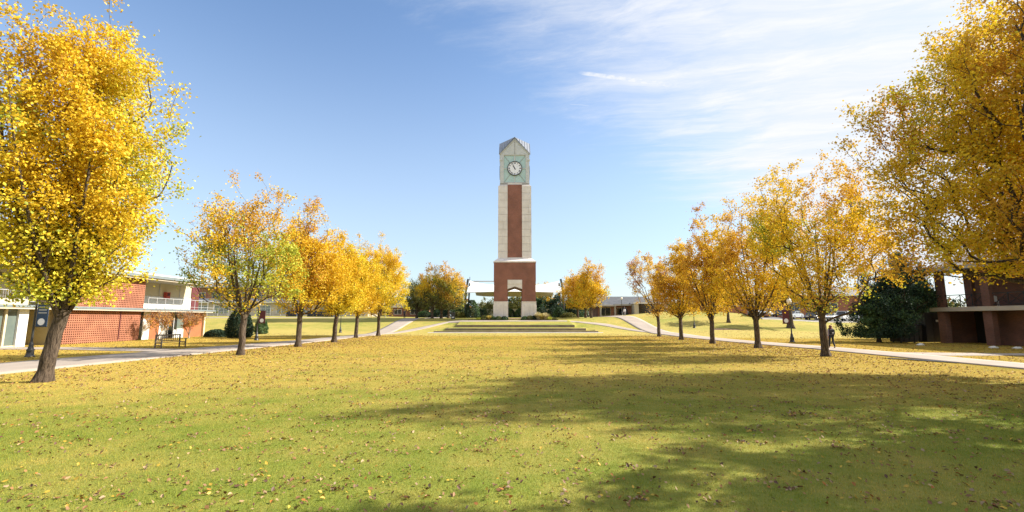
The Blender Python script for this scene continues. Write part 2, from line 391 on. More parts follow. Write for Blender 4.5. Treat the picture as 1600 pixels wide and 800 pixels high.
# ------------------------------------------------------------------ the ground
def grid_axis(core, far):
    return np.array(sorted(set([-f for f in far if f > abs(core[0])] + list(core) + [f for f in far if f > core[-1]])))
gx = grid_axis(list(np.arange(-70, 70.1, 1.0)) + [q for w_ in WALLS for q in (w_[1] - .02, w_[1] + .02, w_[2] - .02, w_[2] + .02)], [80, 95, 120, 160, 220, 320, 500, 900, 1600, 2600])
gx.sort()
gy = sorted(set([-40, -20, -8, 0] + list(np.arange(2, 66, 1.0)) + list(np.arange(66, 90, 0.5)) + list(np.arange(90, 130, 2.0)) +
            [w_[0] + q for w_ in WALLS for q in (0.19, 0.21)] + [140, 160, 200, 280, 400, 700, 1200, 2600]))
gy = np.array(gy)
XX, YY = np.meshgrid(gx, gy)
VV = np.stack([XX.ravel(), YY.ravel(), T(XX, YY).ravel()], 1)
nx = len(gx)
ii = (np.arange(len(gy) - 1)[:, None] * nx + np.arange(nx - 1)[None, :]).ravel()
FF = np.stack([ii, ii + 1, ii + nx + 1, ii + nx], 1)
lab(link('ground', np_mesh('ground', VV, FF, 'lawn', True)), 'grassy ground of green and straw coloured lawn rising gently towards the tower', kind='structure')

def strip(name, left, right, material, label, lift=0.05, sub=2.0):
    """a sheet between two polylines laid over the ground, with edges going down"""
    def res(pts, n):
        pts = np.array(pts, float); d = np.r_[0, np.cumsum(np.hypot(*np.diff(pts, axis=0).T))]; t = np.linspace(0, d[-1], n)
        return np.stack([np.interp(t, d, pts[:, 0]), np.interp(t, d, pts[:, 1])], 1)
    L = np.array(left, float); n = max(8, int(np.hypot(*np.diff(L, axis=0).T).sum() / sub)); A = res(left, n); Bq = res(right, n); k = 7
    rows = [A + (Bq - A) * (j / (k - 1)) for j in range(k)]
    P = np.stack(rows, 1)                                    # n,k,2
    Z = T(P[..., 0], P[..., 1]) + lift
    V = np.concatenate([P, Z[..., None]], 2)
    lo = V[:, [0, -1]].copy(); lo[..., 2] -= 0.25
    V = np.concatenate([lo[:, :1], V, lo[:, 1:]], 1); k += 2
    idx = (np.arange(n - 1)[:, None] * k + np.arange(k - 1)[None, :]).ravel()
    F = np.stack([idx, idx + k, idx + k + 1, idx + 1], 1)
    return lab(link(name, np_mesh(name, V.reshape(-1, 3), F, material)), label, kind='structure')

strip('path', [(-27.5, 4), (-25.4, 18), (-25.2, 24), (-24.3, 30), (-22.9, 40), (-21.8, 48), (-21.6, 56), (-21.2, 66), (-20.6, 80), (-19.8, 95), (-18.5, 125)],
      [(-21.0, 4), (-20.4, 18), (-19.9, 24), (-19.5, 30), (-18.9, 38), (-18.5, 44), (-18.4, 54), (-18.2, 66), (-17.6, 80), (-16.6, 95), (-15.0, 125)], 'path',
      'wide pale concrete path running along the left row of trees')
strip('path', [(22.4, 4), (22.3, 20), (22.0, 26), (21.8, 34), (20.6, 44), (20.2, 56), (20.2, 70), (19.4, 90), (17.5, 130)],
      [(25.2, 4), (25.1, 23), (25.1, 28), (24.8, 36), (23.6, 46), (23.4, 56), (23.5, 70), (22.8, 90), (21.0, 130)], 'path',
      'pale concrete path running along the right row of trees')
strip('path', [(-18.6, 66.0), (-15, 72.5), (-11, 80.4)], [(-18.6, 68.6), (-15.8, 74.5), (-11, 82.2)], 'path', 'thin side path slanting from the left path to the tower', 0.045)
strip('path', [(-11, 80.4), (0, 80.9), (11, 80.9)], [(-11, 82.2), (0, 82.4), (11, 82.4)], 'path', 'thin path crossing in front of the tower base', 0.045)
strip('path', [(11, 80.9), (15, 77.5), (20.5, 69.0)], [(11, 82.4), (16, 79.3), (20.5, 71.4)], 'path', 'thin side path slanting from the tower to the right path', 0.045)
strip('path', [(-70, 33.5), (-45, 35.8), (-33, 36.0), (-24, 34.0)], [(-70, 31.4), (-45, 33.4), (-33, 33.6), (-24, 31.2)], 'path', 'narrow path in front of the left building', 0.045)
strip('path', [(24.5, 30.6), (31, 29.6), (60, 29.0)], [(24.5, 27.8), (31, 28.2), (60, 27.6)], 'path', 'narrow path branching off to the right building', 0.045)
strip('paving', [(-3.6, 84.2), (-3.6, 92)], [(4.6, 84.2), (4.6, 92)], 'paving', 'brown brick paving under the tower arch', 0.05)
strip('road', [(44, 82.0), (60, 84.5), (110, 92)], [(44, 92.0), (60, 97), (110, 110)], 'asphalt', 'asphalt car park behind the grass bank', 0.04)
strip('kerb', [(44, 81.7), (60, 84.2), (110, 91.7)], [(44, 82.0), (60, 84.5), (110, 92)], 'concrete', 'pale concrete kerb along the front of the car park', 0.14)
strip('road', [(-28, 93), (-60, 90), (-120, 88)][::-1], [(-28, 89.8), (-60, 86.6), (-120, 84.8)][::-1], 'path', 'faint pale track across the left field', 0.045)

strip('kerb', [(-12.6, 69.55), (0, 69.55), (13.6, 69.55)], [(-12.6, 70.15), (0, 70.15), (13.6, 70.15)], 'concrete', 'thin pale concrete edging at the foot of the lowest terrace wall', 0.05)

# mulch patch on the right bank
rng = np.random.default_rng(5)
vs = [(0, 0, 0.16)]; n = 18
for ring, (q, h) in enumerate(((0.55, 0.12), (1.0, -0.06))):
    for i in range(n):
        a = 2 * PI * i / n; rr = q * (1 + rng.uniform(-.15, .15)); vs.append((2.7 * rr * math.cos(a), 0.9 * rr * math.sin(a), h + rng.uniform(-.03, .03)))
mx, my = 32.5, 71.0
vs = [(x + mx, y + my, z + Th(x + mx, y + my)) for x, y, z in vs]
fs = [(0, 1 + i, 1 + (i + 1) % n) for i in range(n)] + [(1 + i, 1 + n + i, 1 + n + (i + 1) % n, 1 + (i + 1) % n) for i in range(n)]
lab(MB().add(vs, fs).obj('mulch_patch', 'mulch'), 'low brown patch of bare mulch on the right grass bank', kind='structure')

# ------------------------------------------------------------------ terrace walls in the lawn
for i, (wy, x0, x1, b, t) in enumerate(WALLS):
    lb = ['lowest and longest of the three terrace walls', 'middle of the three terrace walls, between lowest and highest', 'highest and shortest of the three terrace walls'][i]
    o = empty('terrace_wall', ((x0 + x1) / 2, wy, b), lb + ' in the lawn', 'wall', 'low terrace walls in front of the tower')
    L = x1 - x0; k = max(6, round(L / 2.45)); s = L / k
    for j in range(k):
        a = x0 + j * s - (x0 + x1) / 2
        MB().bev(a + 0.012, a + s - 0.012, -0.22, 0.24, -0.4, t - b + (0.01 if j % 2 else 0.0), 0.025).obj('concrete_block', 'brown_concrete', o)
    B(-L / 2 + .02, L / 2 - .02, -0.19, 0.21, -0.4, t - b - 0.03).obj('wall_core', 'joint', o)

# ------------------------------------------------------------------ the clock tower
def tower():
    CX, YF = 0.52, 84.3
    zb = Th(0, 84) - 0.05
    HW = 3.83; CY = YF + HW
    t = empty('clock_tower', (CX, CY, zb), 'tall clock tower of pale stone and red brick with a pitched metal roof', 'clock tower')
    e = lambda py, inset=0.0: EL(py, YF + inset) - zb
    z1 = e(471); zs = e(450.5); zt = e(410); zc = e(404); OP = 1.34
    # four stone plinths, one under each leg, with a raised panel on every outward face
    for sx in (-1, 1):
        for sy in (-1, 1):
            xa, xb = sorted((sx * OP, sx * HW)); ya, yb = sorted((sy * OP, sy * HW))
            p = B(xa - .06, xb + .06, ya - .06, yb + .06, -0.4, z1 - .12).obj('plinth', 'stone', t)
            B(xa - .10, xb + .10, ya - .10, yb + .10, z1 - .12, z1).obj('plinth_cap', 'stone', p)
            m = MB(); cx = (xa + xb) / 2; w2 = 0.68
            yf = ya - .06 if sy < 0 else yb + .06; d = -.07 if sy < 0 else .07
            a, b_ = sorted((yf, yf + d))
            m.box(cx - w2 - .09, cx + w2 + .09, a, b_, .5, z1 - .62); m.obj('stone_panel', 'stone', p)
            m = MB(); cy = (ya + yb) / 2; xf = xa - .06 if sx < 0 else xb + .06; d = -.07 if sx < 0 else .07
            a, b_ = sorted((xf, xf + d)); m.box(a, b_, cy - w2 - .09, cy + w2 + .09, .5, z1 - .62); m.obj('stone_panel', 'stone', p)
            # brick leg above it
            B(xa, xb, ya, yb, z1 + .002, e(437)).obj('brick_leg', 'tower_brick', t)
            # brick corner pilasters stand slightly proud
            xc0, xc1 = sorted((sx * (OP + .05), sx * (HW + .03))); yc0, yc1 = sorted((sy * (OP + .05), sy * (HW + .03)))
            B(xc0, xc1, yc0, yc1, e(437) - .3, zt - .02).obj('brick_pilaster', 'tower_brick', t)
    B(-HW, HW, -HW, HW, e(437), zt).obj('brick_wall', 'tower_brick', t)
    # lintels: stone slab with a shallow pointed soffit over each opening
    zl0, zp, zl1 = e(451.5), e(447.5), e(437)
    poly = [(-OP - .0, zl0), (0, zp), (OP, zl0), (OP, zl1), (-OP, zl1)]
    for k in range(4):
        m = MB().prism(poly, 1, -HW + .03, -HW + .55); o = m.obj('arch_lintel', 'stone', t); o.rotation_euler = (0, 0, k * PI / 2)
        for sx in (-1, 1):
            a, b_ = sorted((sx * .02, sx * OP)); q = B(a + .02, b_ - .02, -HW - .03, -HW + .03, zl1 - .78, zl1 - .04).obj('stone_block', 'stone', o)
    # cornice
    m = MB().box(-HW - .12, HW + .12, -HW - .12, HW + .12, zt, zt + .22).obj('cornice', 'stone', t)
    m = MB(); a0, a1, h0, h1 = HW + .05, 3.2, zt + .22, zc + .1
    m.add([(-a0, -a0, h0), (a0, -a0, h0), (a0, a0, h0), (-a0, a0, h0), (-a1, -a1, h1), (a1, -a1, h1), (a1, a1, h1), (-a1, a1, h1)],
          [(0, 3, 2, 1), (4, 5, 6, 7), (0, 1, 5, 4), (1, 2, 6, 5), (2, 3, 7, 6), (3, 0, 4, 7)]); m.obj('cornice_slope', 'stone', t)
    # shaft: corner piers of stone blocks with brick infill
    SW = 3.13; BO = 1.36; zsh0 = h1 - .05; zsh1 = e(290, .7); zst = e(285.2, .7)
    B(-SW + .3, SW - .3, -SW + .3, SW - .3, zsh0 - .1, zst - .1).obj('shaft_core', 'stone_dark', t)
    n = 10; hh = (zsh1 - zsh0) / n
    for sx in (-1, 1):
        for sy in (-1, 1):
            for k in range(n):
                xa, xb = sorted((sx * BO, sx * (SW + (0.008 if k % 2 else 0)))); ya, yb = sorted((sy * BO, sy * SW))
                zz = zsh0 + k * hh
                MB().bev(xa, xb, ya, yb, zz + .012, zz + hh - .012, .03).obj('stone_block', 'stone', t)
            for (i0, i1, za, zb_) in ((SW - .22, 0, zsh1, zst - .35), (SW - .42, 0, zst - .35, zst)):
                xa, xb = sorted((sx * BO, sx * i0)); ya, yb = sorted((sy * BO, sy * i0))
                MB().bev(xa, xb, ya, yb, za, zb_, .03).obj('shoulder_block', 'stone', t)
    zbr1 = e(288.4, .8)
    for k in range(4):
        o = B(-BO + .01, BO - .01, -SW + .12, -SW + .35, zsh0 + .25, zbr1).obj('brick_panel', 'tower_brick', t); o.rotation_euler = (0, 0, k * PI / 2)
        o = B(-BO + .01, BO - .01, -SW + .05, -SW + .35, zsh0, zsh0 + .25).obj('stone_sill', 'stone', t); o.rotation_euler = (0, 0, k * PI / 2)
        o = B(-BO + .003, BO - .003, -SW + .25, -SW + .6, zbr1, zst).obj('stone_lintel', 'stone', t); o.rotation_euler = (0, 0, k * PI / 2)
    # lantern
    LW = 2.82; zg = e(241, .9); za = e(216.5, .9); z0 = zst - .02
    B(-LW + .3, LW - .3, -LW + .3, LW - .3, z0, zg + .2).obj('lantern_core', 'lantern_metal', t)
    cz = e(262.8, .9)
    for sx in (-1, 1):
        for sy in (-1, 1):
            xa, xb = sorted((sx * (LW - .72), sx * LW)); ya, yb = sorted((sy * (LW - .72), sy * LW))
            B(xa, xb, ya, yb, z0, zg).obj('corner_post', 'lantern_metal', t)
            xa, xb = sorted((sx * (LW - .5), sx * (LW + .09))); ya, yb = sorted((sy * (LW - .5), sy * (LW + .09)))
            B(xa, xb, ya, yb, zg - 1.25, zg - .95).obj('post_bracket', 'lantern_metal', t)
    G1 = LW - .72
    for k in range(4):
        f = bpy.data.objects.new('glass_panel', None)
        g = B(-G1, G1, -LW + .16, -LW + .26, z0 + .12, zg - .1).obj('glass_screen', 'teal_glass', t); g.rotation_euler = (0, 0, k * PI / 2)
        yb, yf = -LW + .08, -LW + .155
        w2 = .07
        for q in ((-w2 - .05, w2 + .05, yb - .02, yf, cz + 1.30, zg - .22), (-w2, w2, yb, yf, z0 + .22, cz - 1.30), (-G1, -1.33, yb, yf, cz - w2, cz + w2), (1.33, G1, yb, yf, cz - w2, cz + w2),
                  (-G1, G1, yb - .005, yf, zg - .22, zg - .08), (-G1, G1, yb - .005, yf, z0 + .1, z0 + .22)): B(*q).obj('mullion', 'lantern_metal', g)
        for sx in (-1, 1):
            for zz in (zg - .15, z0 + .15):
                dx, dz = sx * G1, zz - cz; L = math.hypot(dx, dz)
                MB().bar((dx * 1.36 / L, (yb + yf) / 2, cz + dz * 1.36 / L), (dx, (yb + yf) / 2, zz), .05, .05).obj('diagonal_mullion', 'stone_dark', g)
        # clock
        c = bpy.data.objects.new('clock', None); bpy.data.objects.remove(f)
        bpy.data.objects.remove(c)
        ring = MB(); N = 40; ro, ri = 1.42, 1.29
        vs = []
        for (r_, y_) in ((ro, -LW + .1), (ro, -LW - .12), (ri, -LW - .12), (ri, -LW + .1)):
            vs += [(r_ * math.cos(2 * PI * i / N), y_, cz + r_ * math.sin(2 * PI * i / N)) for i in range(N)]
        ring.add(vs, [(q * N + i, q * N + (i + 1) % N, ((q + 1) % 4) * N + (i + 1) % N, ((q + 1) % 4) * N + i) for q in range(4) for i in range(N)])
        co = ring.obj('clock', 'black_paint', t); co.rotation_euler = (0, 0, k * PI / 2)
        d = MB(); d.add([(1.30 * math.cos(2 * PI * i / N), y_, cz + 1.30 * math.sin(2 * PI * i / N)) for y_ in (-LW + .1, -LW - .03) for i in range(N)],
                        [tuple(range(N)), tuple(range(2 * N - 1, N - 1, -1))] + [(i, (i + 1) % N, N + (i + 1) % N, N + i) for i in range(N)])
        d.obj('clock_face', 'clock_white', co)
        for hr in range(12):
            a = hr * PI / 6; cu = bpy.data.curves.new('numeral', 'FONT')
            cu.body = ['XII', 'I', 'II', 'III', 'IIII', 'V', 'VI', 'VII', 'VIII', 'IX', 'X', 'XI'][hr]; cu.size = .36; cu.align_x = 'CENTER'; cu.align_y = 'CENTER'; cu.extrude = .01; cu.offset = .008
            cu.materials.append(MATS['black'])
            tmp = bpy.data.objects.new('numeral', cu); me = bpy.data.meshes.new_from_object(tmp); me.name = 'numeral'; bpy.data.objects.remove(tmp)
            o = link('numeral', me, co)
            o.matrix_local = Matrix.Translation((1.03 * math.sin(a), -LW - .045, cz + 1.03 * math.cos(a))) @ Matrix.Rotation(PI / 2, 4, 'X') @ Matrix.Rotation(-a, 4, 'Z')
        for nm, ang, L, w_ in (('minute_hand', R(-25), 1.02, .10), ('hour_hand', R(-32), .70, .15)):
            m = MB(); yy = -LW - .07 if nm[0] == 'm' else -LW - .055
            pts = [(-w_ * .6, -.28), (w_ * .6, -.28), (w_ * .5, L * .7), (0, L), (-w_ * .5, L * .7)]
            pts = [(p * math.cos(ang) + q * math.sin(ang), cz - p * math.sin(ang) + q * math.cos(ang)) for p, q in pts]
            m.prism(pts, 1, yy - .01, yy + .01); m.obj(nm, 'black', co)
        # gable
        gw = LW + .03
        o = MB().prism([(-gw, zg + .02), (gw, zg + .02), (0, za - .18)], 1, -LW - .0, -LW + .25).obj('gable', 'lantern_metal', t); o.rotation_euler = (0, 0, k * PI / 2)
        B(-.05, .05, -LW - .05, -LW + .01, zg + .1, za - .5).obj('gable_seam', 'stone_dark', o)
        B(-G1 - .6, G1 + .6, -LW - .035, -LW + .05, zg - .09, zg + .06).obj('gable_band', 'lantern_metal', o)
        # raking trim
        m = MB()
        for sx in (-1, 1): m.bar((sx * (gw + .08), -LW - .08, zg - .04), (0, -LW - .08, za - .08), .14, .16)
        m.obj('rake_trim', 'lantern_metal', o)
    # roof: four gable ridges rising gently to a central peak, with folds down to the corners
    ew = LW + .2; ze = zg - .08; zp2 = za + 1.45; C9 = (0, 0, zp2)
    pts = [(0, -ew, za), (ew, -ew, ze), (ew, 0, za), (ew, ew, ze), (0, ew, za), (-ew, ew, ze), (-ew, 0, za), (-ew, -ew, ze)]
    V = [(x_, y_, z_ + .06) for x_, y_, z_ in pts + [C9]] + [(x_, y_, z_ - .04) for x_, y_, z_ in pts + [C9]]
    F = [(i, (i + 1) % 8, 8) for i in range(8)] + [((i + 1) % 8 + 9, i + 9, 17) for i in range(8)] + [(i, i + 9, (i + 1) % 8 + 9, (i + 1) % 8) for i in range(8)]
    o = MB().add(V, F).obj('roof', 'zinc', t)
    for k in range(4):
        ca, sa = round(math.cos(k * PI / 2)), round(math.sin(k * PI / 2)); rt = lambda x_, y_, z_: (ca * x_ - sa * y_, sa * x_ + ca * y_, z_)
        for sy in (-1, 1):
            for q in range(1, 7):
                f = q / 6.0 * .985; xq = ew * f
                MB().bar(rt(xq, 0, zp2 + (za - zp2) * f + .08), rt(xq, sy * xq, zp2 + (ze - zp2) * f + .08), .05, .07).obj('roof_seam', 'zinc_seam', o)
tower()

# ------------------------------------------------------------------ tensile canopy over the stage behind the tower
def canopy():
    Y0, Y1 = 112.0, 120.0; zb = Th(0, 115)
    xl, xr = (728 - 800) / 726 * Y0, (880 - 800) / 726 * Y0
    t = empty('stage_canopy', ((xl + xr) / 2, 115, zb), 'wide white tensile canopy of the outdoor stage behind the tower', 'canopy')
    cx = (xl + xr) / 2; hw = (xr - xl) / 2
    def sheet(name, m, f, n=24, k=8, th=.05):
        V = []; 
        for s in (0, 1):
            for i in range(n + 1):
                for j in range(k + 1):
                    p = f(i / n * 2 - 1, j / k); V.append((p[0], p[1] + s * .02, p[2] - s * th))
        F = []; K = k + 1; N = (n + 1) * K
        for i in range(n):
            for j in range(k):
                a = i * K + j; F += [(a, a + 1, a + K + 1, a + K), (N + a, N + a + K, N + a + K + 1, N + a + 1)]
        for i in range(n):
            a = i * K; F += [(a, a + K, N + a + K, N + a)]; a += k; F += [(a, N + a, N + a + K, a + K)]
        return MB().add(V, F).obj(name, m, t, True)
    elo = EL(457.5, Y0) - zb; ehi = EL(438.5, Y1) - zb; dip = EL(446, Y1) - zb
    def f(u, v):
        a = abs(u)
        w_ = hw * (1 - .035 * math.sin(PI * v)) 
        zlow = elo + .25 * (1 - a * a) ; zhi = dip + (ehi - dip) * a ** 3
        return (u * w_, Y0 + (Y1 - Y0) * v - 115 - (1 - a * a) * .8 * (1 - v), zlow + (zhi - zlow) * v ** .85)
    sheet('fabric_roof', 'canvas', f)
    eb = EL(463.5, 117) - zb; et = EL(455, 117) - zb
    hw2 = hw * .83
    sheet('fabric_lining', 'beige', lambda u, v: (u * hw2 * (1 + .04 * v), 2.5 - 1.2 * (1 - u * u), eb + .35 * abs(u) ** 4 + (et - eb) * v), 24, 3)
    for sx in (-1, 1):
        m = MB()
        pts = [(sx * (hw + .15), 0, -.3), (sx * (hw + .55), 0, ehi * .35), (sx * (hw + .35), 0, ehi * .7), (sx * (hw - .15), 0, ehi * 1.0)]
        for a, b in zip(pts, pts[1:]): m.tube(a, b, .28, .26, 8)
        pts = [(sx * (hw - .6), 1, -.3), (sx * (hw - .2), 1, ehi * .35), (sx * (hw - .5), 1, ehi * .9)]
        for a, b in zip(pts, pts[1:]): m.tube(a, b, .2, .2, 8)
        for q in range(5):
            z = ehi * (.1 + .17 * q); m.tube((sx * (hw + .4), 0, z), (sx * (hw - .35), 1, z + .5), .09, .09, 6)
        m.obj('mast', 'black_paint', t)
    B(-hw * .95, -hw * .1, 5.5, 6.0, EL(440.5, 121) - zb, EL(439, 121) - zb).obj('roof_beam', 'rail_grey', t)
    B(-hw * .85, hw * .85, 7, 8.2, -.3, 2.2).obj('stage_wall', 'stone_dark', t)
    MB().tube((-hw + 0.1, 5, ehi), (-hw + 0.1, 5, ehi + 1.0), .1, .06, 8).obj('floodlight', 'black_paint', t)
canopy()

# ------------------------------------------------------------------ trees
def pnoise(P, s, ph):
    a = P * s
    return (np.sin(a[:, 0] * 1.7 + ph + 1.3 * np.sin(a[:, 2] + ph)) + np.sin(a[:, 1] * 1.9 + ph * 2.1 + 1.1 * np.sin(a[:, 0] * .8)) + np.sin(a[:, 2] * 1.6 + ph * .7 + np.sin(a[:, 1] * 1.2)) +
            .6 * np.sin(a[:, 0] * 3.1 - a[:, 1] * 2.7 + ph) + .6 * np.sin(a[:, 2] * 3.7 + a[:, 0] * 2.3 + ph * 3)) / 4.2
PROF = {
    'vase': ([0, .08, .25, .45, .62, .8, .92, 1], [.32, .58, .86, 1.0, .95, .72, .46, .16]),
    'flame': ([0, .06, .2, .36, .55, .75, .9, 1], [.40, .66, .92, 1.0, .88, .58, .32, .10]),
    'round': ([0, .1, .3, .5, .7, .85, 1], [.45, .78, 1.0, 1.0, .85, .6, .2]),
    'broad': ([0, .06, .2, .45, .7, .88, 1], [.6, .85, 1.0, 1.0, .95, .78, .35]),
    'cone': ([0, .1, .3, .6, .85, 1], [.75, 1.0, .9, .6, .28, .04]),
    'spread': ([0, .15, .4, .7, .9, 1], [.3, .6, .85, 1.0, .8, .35])}
PAL = {'gold': ((.84, .59, .03), (.80, .51, .025)), 'lemon': ((.78, .66, .05), (.82, .64, .04)), 'orange': ((.74, .43, .04), (.66, .36, .04)),
       'green': ((.30, .38, .045), (.44, .46, .05)), 'lime': ((.62, .62, .06), (.52, .56, .06)), 'dusty': ((.60, .32, .16), (.50, .25, .14)),
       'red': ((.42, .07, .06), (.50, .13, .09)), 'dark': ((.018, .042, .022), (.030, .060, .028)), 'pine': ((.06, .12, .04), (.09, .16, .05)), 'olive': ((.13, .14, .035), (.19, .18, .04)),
       'rust': ((.55, .22, .06), (.62, .30, .06))}
def grow(seed, H, Rc, fork, base, ntar, tr, tipr, prof, lean, offs, stems, interior, gap, step):
    rg = np.random.default_rng(seed)
    # targets inside the crown envelope
    P = []; tt, rr = PROF[prof]
    ph = rg.uniform(0, 6.28, 8)
    def inside(nq, expo):
        out = []
        while len(out) < nq:
            t = rg.uniform(0, 1, 3000); phi = rg.uniform(0, 2 * PI, 3000); pr = np.interp(t, tt, rr)
            keep = rg.uniform(0, 1, 3000) < pr ** 1.6; t, phi, pr = t[keep], phi[keep], pr[keep]
            lob = (1 + .17 * np.sin(3 * phi + ph[0] + 2 * t) + .10 * np.sin(5 * phi + ph[1] - 3 * t) + .07 * np.sin(8 * phi + ph[2] + 7 * t)) * .87
            top = .95 * (1 + .08 * np.sin(2 * phi + ph[3]) + .07 * np.sin(5 * phi + ph[4]))
            u = rg.uniform(0, 1, len(t)) ** expo; rad = Rc * pr * lob * u
            Q = np.stack([rad * np.cos(phi) + offs[0] * t, rad * np.sin(phi) + offs[1] * t, base + (H - base) * (t * top * (1 - .06 * (1 - u)))], 1)
            out += list(Q[pnoise(Q, 3.1 / Rc, ph[5]) > gap])
        return np.array(out[:nq])
    # upright sprays: each is a slender plume of foliage pointing up and away from the fork
    ns = max(14, int(ntar / 13)); tipsP = inside(ns, interior * .75); F_ = np.array([lean[0] * fork, lean[1] * fork, fork + .15 * (H - fork)])
    dv = tipsP - F_; dv /= np.linalg.norm(dv, axis=1)[:, None]; dv = dv + np.array([0, 0, .75]); dv /= np.linalg.norm(dv, axis=1)[:, None]
    per = int(ntar * .8 / ns) + 1; k = np.repeat(np.arange(ns), per); sl = rg.uniform(0, 1, len(k)); plen = (.27 * (H - base)) * rg.uniform(.7, 1.2, ns)[k]
    Q = tipsP[k] - dv[k] * (sl * plen)[:, None] + rg.normal(0, 1, (len(k), 3)) * (.035 + .075 * np.sin(PI * np.clip(sl, .08, 1)) )[:, None] * Rc * 1.15
    P = np.concatenate([Q, inside(max(4, int(ntar * .2)), interior)]); P = P[P[:, 2] > base * .9]; rg.shuffle(P); P = P[:ntar]; ntar = len(P)
    # trunk
    N = [np.array([0, 0, -0.15])]; par = [-1]
    k = max(3, int(fork / step))
    for i in range(1, k + 1):
        f = i / k; N.append(np.array([lean[0] * f * fork, lean[1] * f * fork, fork * f]) + np.append(rg.normal(0, .015, 2), 0)); par.append(i - 1)
    tip0 = len(N) - 1; trunk_n = tip0
    F0 = N[tip0].copy(); starts = []
    for s in range(stems):
        a = 2 * PI * (s + rg.uniform(-.3, .3)) / stems; inc = rg.uniform(.20, .50) if s else .05; h = (H - fork) * rg.uniform(.45, .68)
        if stems == 1: inc = 0.03
        prev = tip0 - (rg.integers(0, 2) if k > 4 else 0); p = N[prev].copy(); m = max(3, int(h / step))
        for i in range(m):
            f = i / m; d = np.array([math.sin(inc * (1.25 - f * .9)) * math.cos(a), math.sin(inc * (1.25 - f * .9)) * math.sin(a), math.cos(inc)]) 
            d = d + np.array([offs[0], offs[1], 0]) / (H - fork) * .6
            p = p + d * (h / m) + rg.normal(0, .03, 3) * step; N.append(p.copy()); par.append(prev); prev = len(N) - 1
    n0 = len(N); cap = n0 + ntar * 12
    A = np.zeros((cap, 3)); A[:n0] = N; D = np.zeros((cap, 3)); L = np.zeros(cap); par = par + [0] * (cap - n0); par = np.array(par)
    for i in range(1, n0):
        d = A[i] - A[par[i]]; l = np.linalg.norm(d); D[i] = d / l; L[i] = L[par[i]] + l
    D[0] = (0, 0, 1); n = n0; tips = []
    order = np.argsort(np.linalg.norm(P - F0, axis=1))
    lo = max(1, trunk_n - 2)
    for j in order:
        q = P[j]; d = q - A[lo:n]; dist = np.linalg.norm(d, axis=1) + 1e-6
        cosang = (d * D[lo:n]).sum(1) / dist; up = d[:, 2] / dist
        cost = dist * (1 + .9 * np.clip(.55 - cosang, 0, 2) + 1.5 * np.clip(.45 - up, 0, 2)) + .12 * L[lo:n]
        b = lo + int(np.argmin(cost)); v = q - A[b]; dl = np.linalg.norm(v)
        m = max(1, int(dl / step)); m = min(m, 11)
        c1 = A[b] + D[b] * dl * .38; c2 = q - (v / dl * .5 + np.array([0, 0, .6])) * dl * .3
        prev = b
        for i in range(1, m + 1):
            f = i / m; g = 1 - f
            pt = g ** 3 * A[b] + 3 * g * g * f * c1 + 3 * g * f * f * c2 + f ** 3 * q
            if i < m: pt = pt + rg.normal(0, .045 * step, 3)
            if n >= cap: break
            A[n] = pt; dd = pt - A[prev]; l = np.linalg.norm(dd) + 1e-9; D[n] = dd / l; L[n] = L[prev] + l; par[n] = prev; prev = n; n += 1
        tips.append(prev)
    A = A[:n]; par = par[:n]; D = D[:n]
    r = np.zeros(n); e = 2.8
    acc = np.zeros(n); child = np.zeros(n, int)
    for i in range(1, n): child[par[i]] += 1
    acc[child == 0] = tipr ** e
    for i in range(n - 1, 0, -1): acc[par[i]] += acc[i]
    r = acc ** (1 / e); r0 = r[1:trunk_n + 1].max(); kk = (tr - tipr) / max(1e-6, r0 - tipr); r = np.minimum(tipr + (r - tipr) * kk, tr * .8)
    for i in range(trunk_n + 1, n0): f_ = np.clip((A[i, 2] - fork) / (.5 * (H - fork)), 0, 1); r[i] = max(r[i], tr * (.46 - .42 * f_)); r[i] = min(r[i], tr * (.62 - .5 * f_))
    z = A[:, 2]; isT = np.arange(n) <= trunk_n
    r[isT] = tr * (1 + .18 * (1 - z[isT] / max(fork, .1)) + .55 * np.clip(1 - z[isT] / .35, 0, 1) ** 2)
    return A, par, r, D, np.array(tips), trunk_n, rg
def tubes(A, par, r, D, sel, sides, rg, rough=0.0):
    idx = np.where(sel)[0]; idx = idx[idx > 0]
    p0 = A[par[idx]]; p1 = A[idx]; d0 = D[par[idx]]; d1 = D[idx]; r0 = np.minimum(r[par[idx]], r[idx] * 1.35); r1 = r[idx]
    V = []
    ang = np.arange(sides) * 2 * PI / sides
    for p, d, rad in ((p0, d0, r0), (p1, d1, r1)):
        ref = np.tile(np.array([.31, .95, .02]), (len(d), 1)); a = np.cross(d, ref); a /= np.linalg.norm(a, axis=1)[:, None] + 1e-9; b = np.cross(d, a)
        V.append(p[:, None, :] + rad[:, None, None] * (a[:, None, :] * np.cos(ang)[None, :, None] + b[:, None, :] * np.sin(ang)[None, :, None]))
    V = np.concatenate(V, 1).reshape(-1, 3)
    m = len(idx); base = np.arange(m)[:, None] * 2 * sides; s = np.arange(sides)[None, :]; s2 = (s + 1) % sides
    F = np.stack([base + s, base + s2, base + sides + s2, base + sides + s], 2).reshape(-1, 4)
    return V, F
def leaves(C, size, rg, updir=.35):
    """one small folded leaf (2 triangles) at every point of C"""
    n = len(C); nor = rg.normal(0, 1, (n, 3)); nor[:, 2] += updir; nor /= np.linalg.norm(nor, axis=1)[:, None]
    t = np.cross(nor, rg.normal(0, 1, (n, 3))); t /= np.linalg.norm(t, axis=1)[:, None]; b = np.cross(nor, t)
    s = size * rg.uniform(.65, 1.25, n)[:, None]
    V = np.stack([C - t * s * .5, C + b * s * .36 + nor * s * .10, C + t * s * .55, C - b * s * .36 + nor * s * .10], 1).reshape(-1, 3)
    q = np.arange(n)[:, None] * 4
    F = np.concatenate([q + np.array([[0, 1, 2]]), q + np.array([[0, 2, 3]])], 1).reshape(-1, 3)
    return V, F
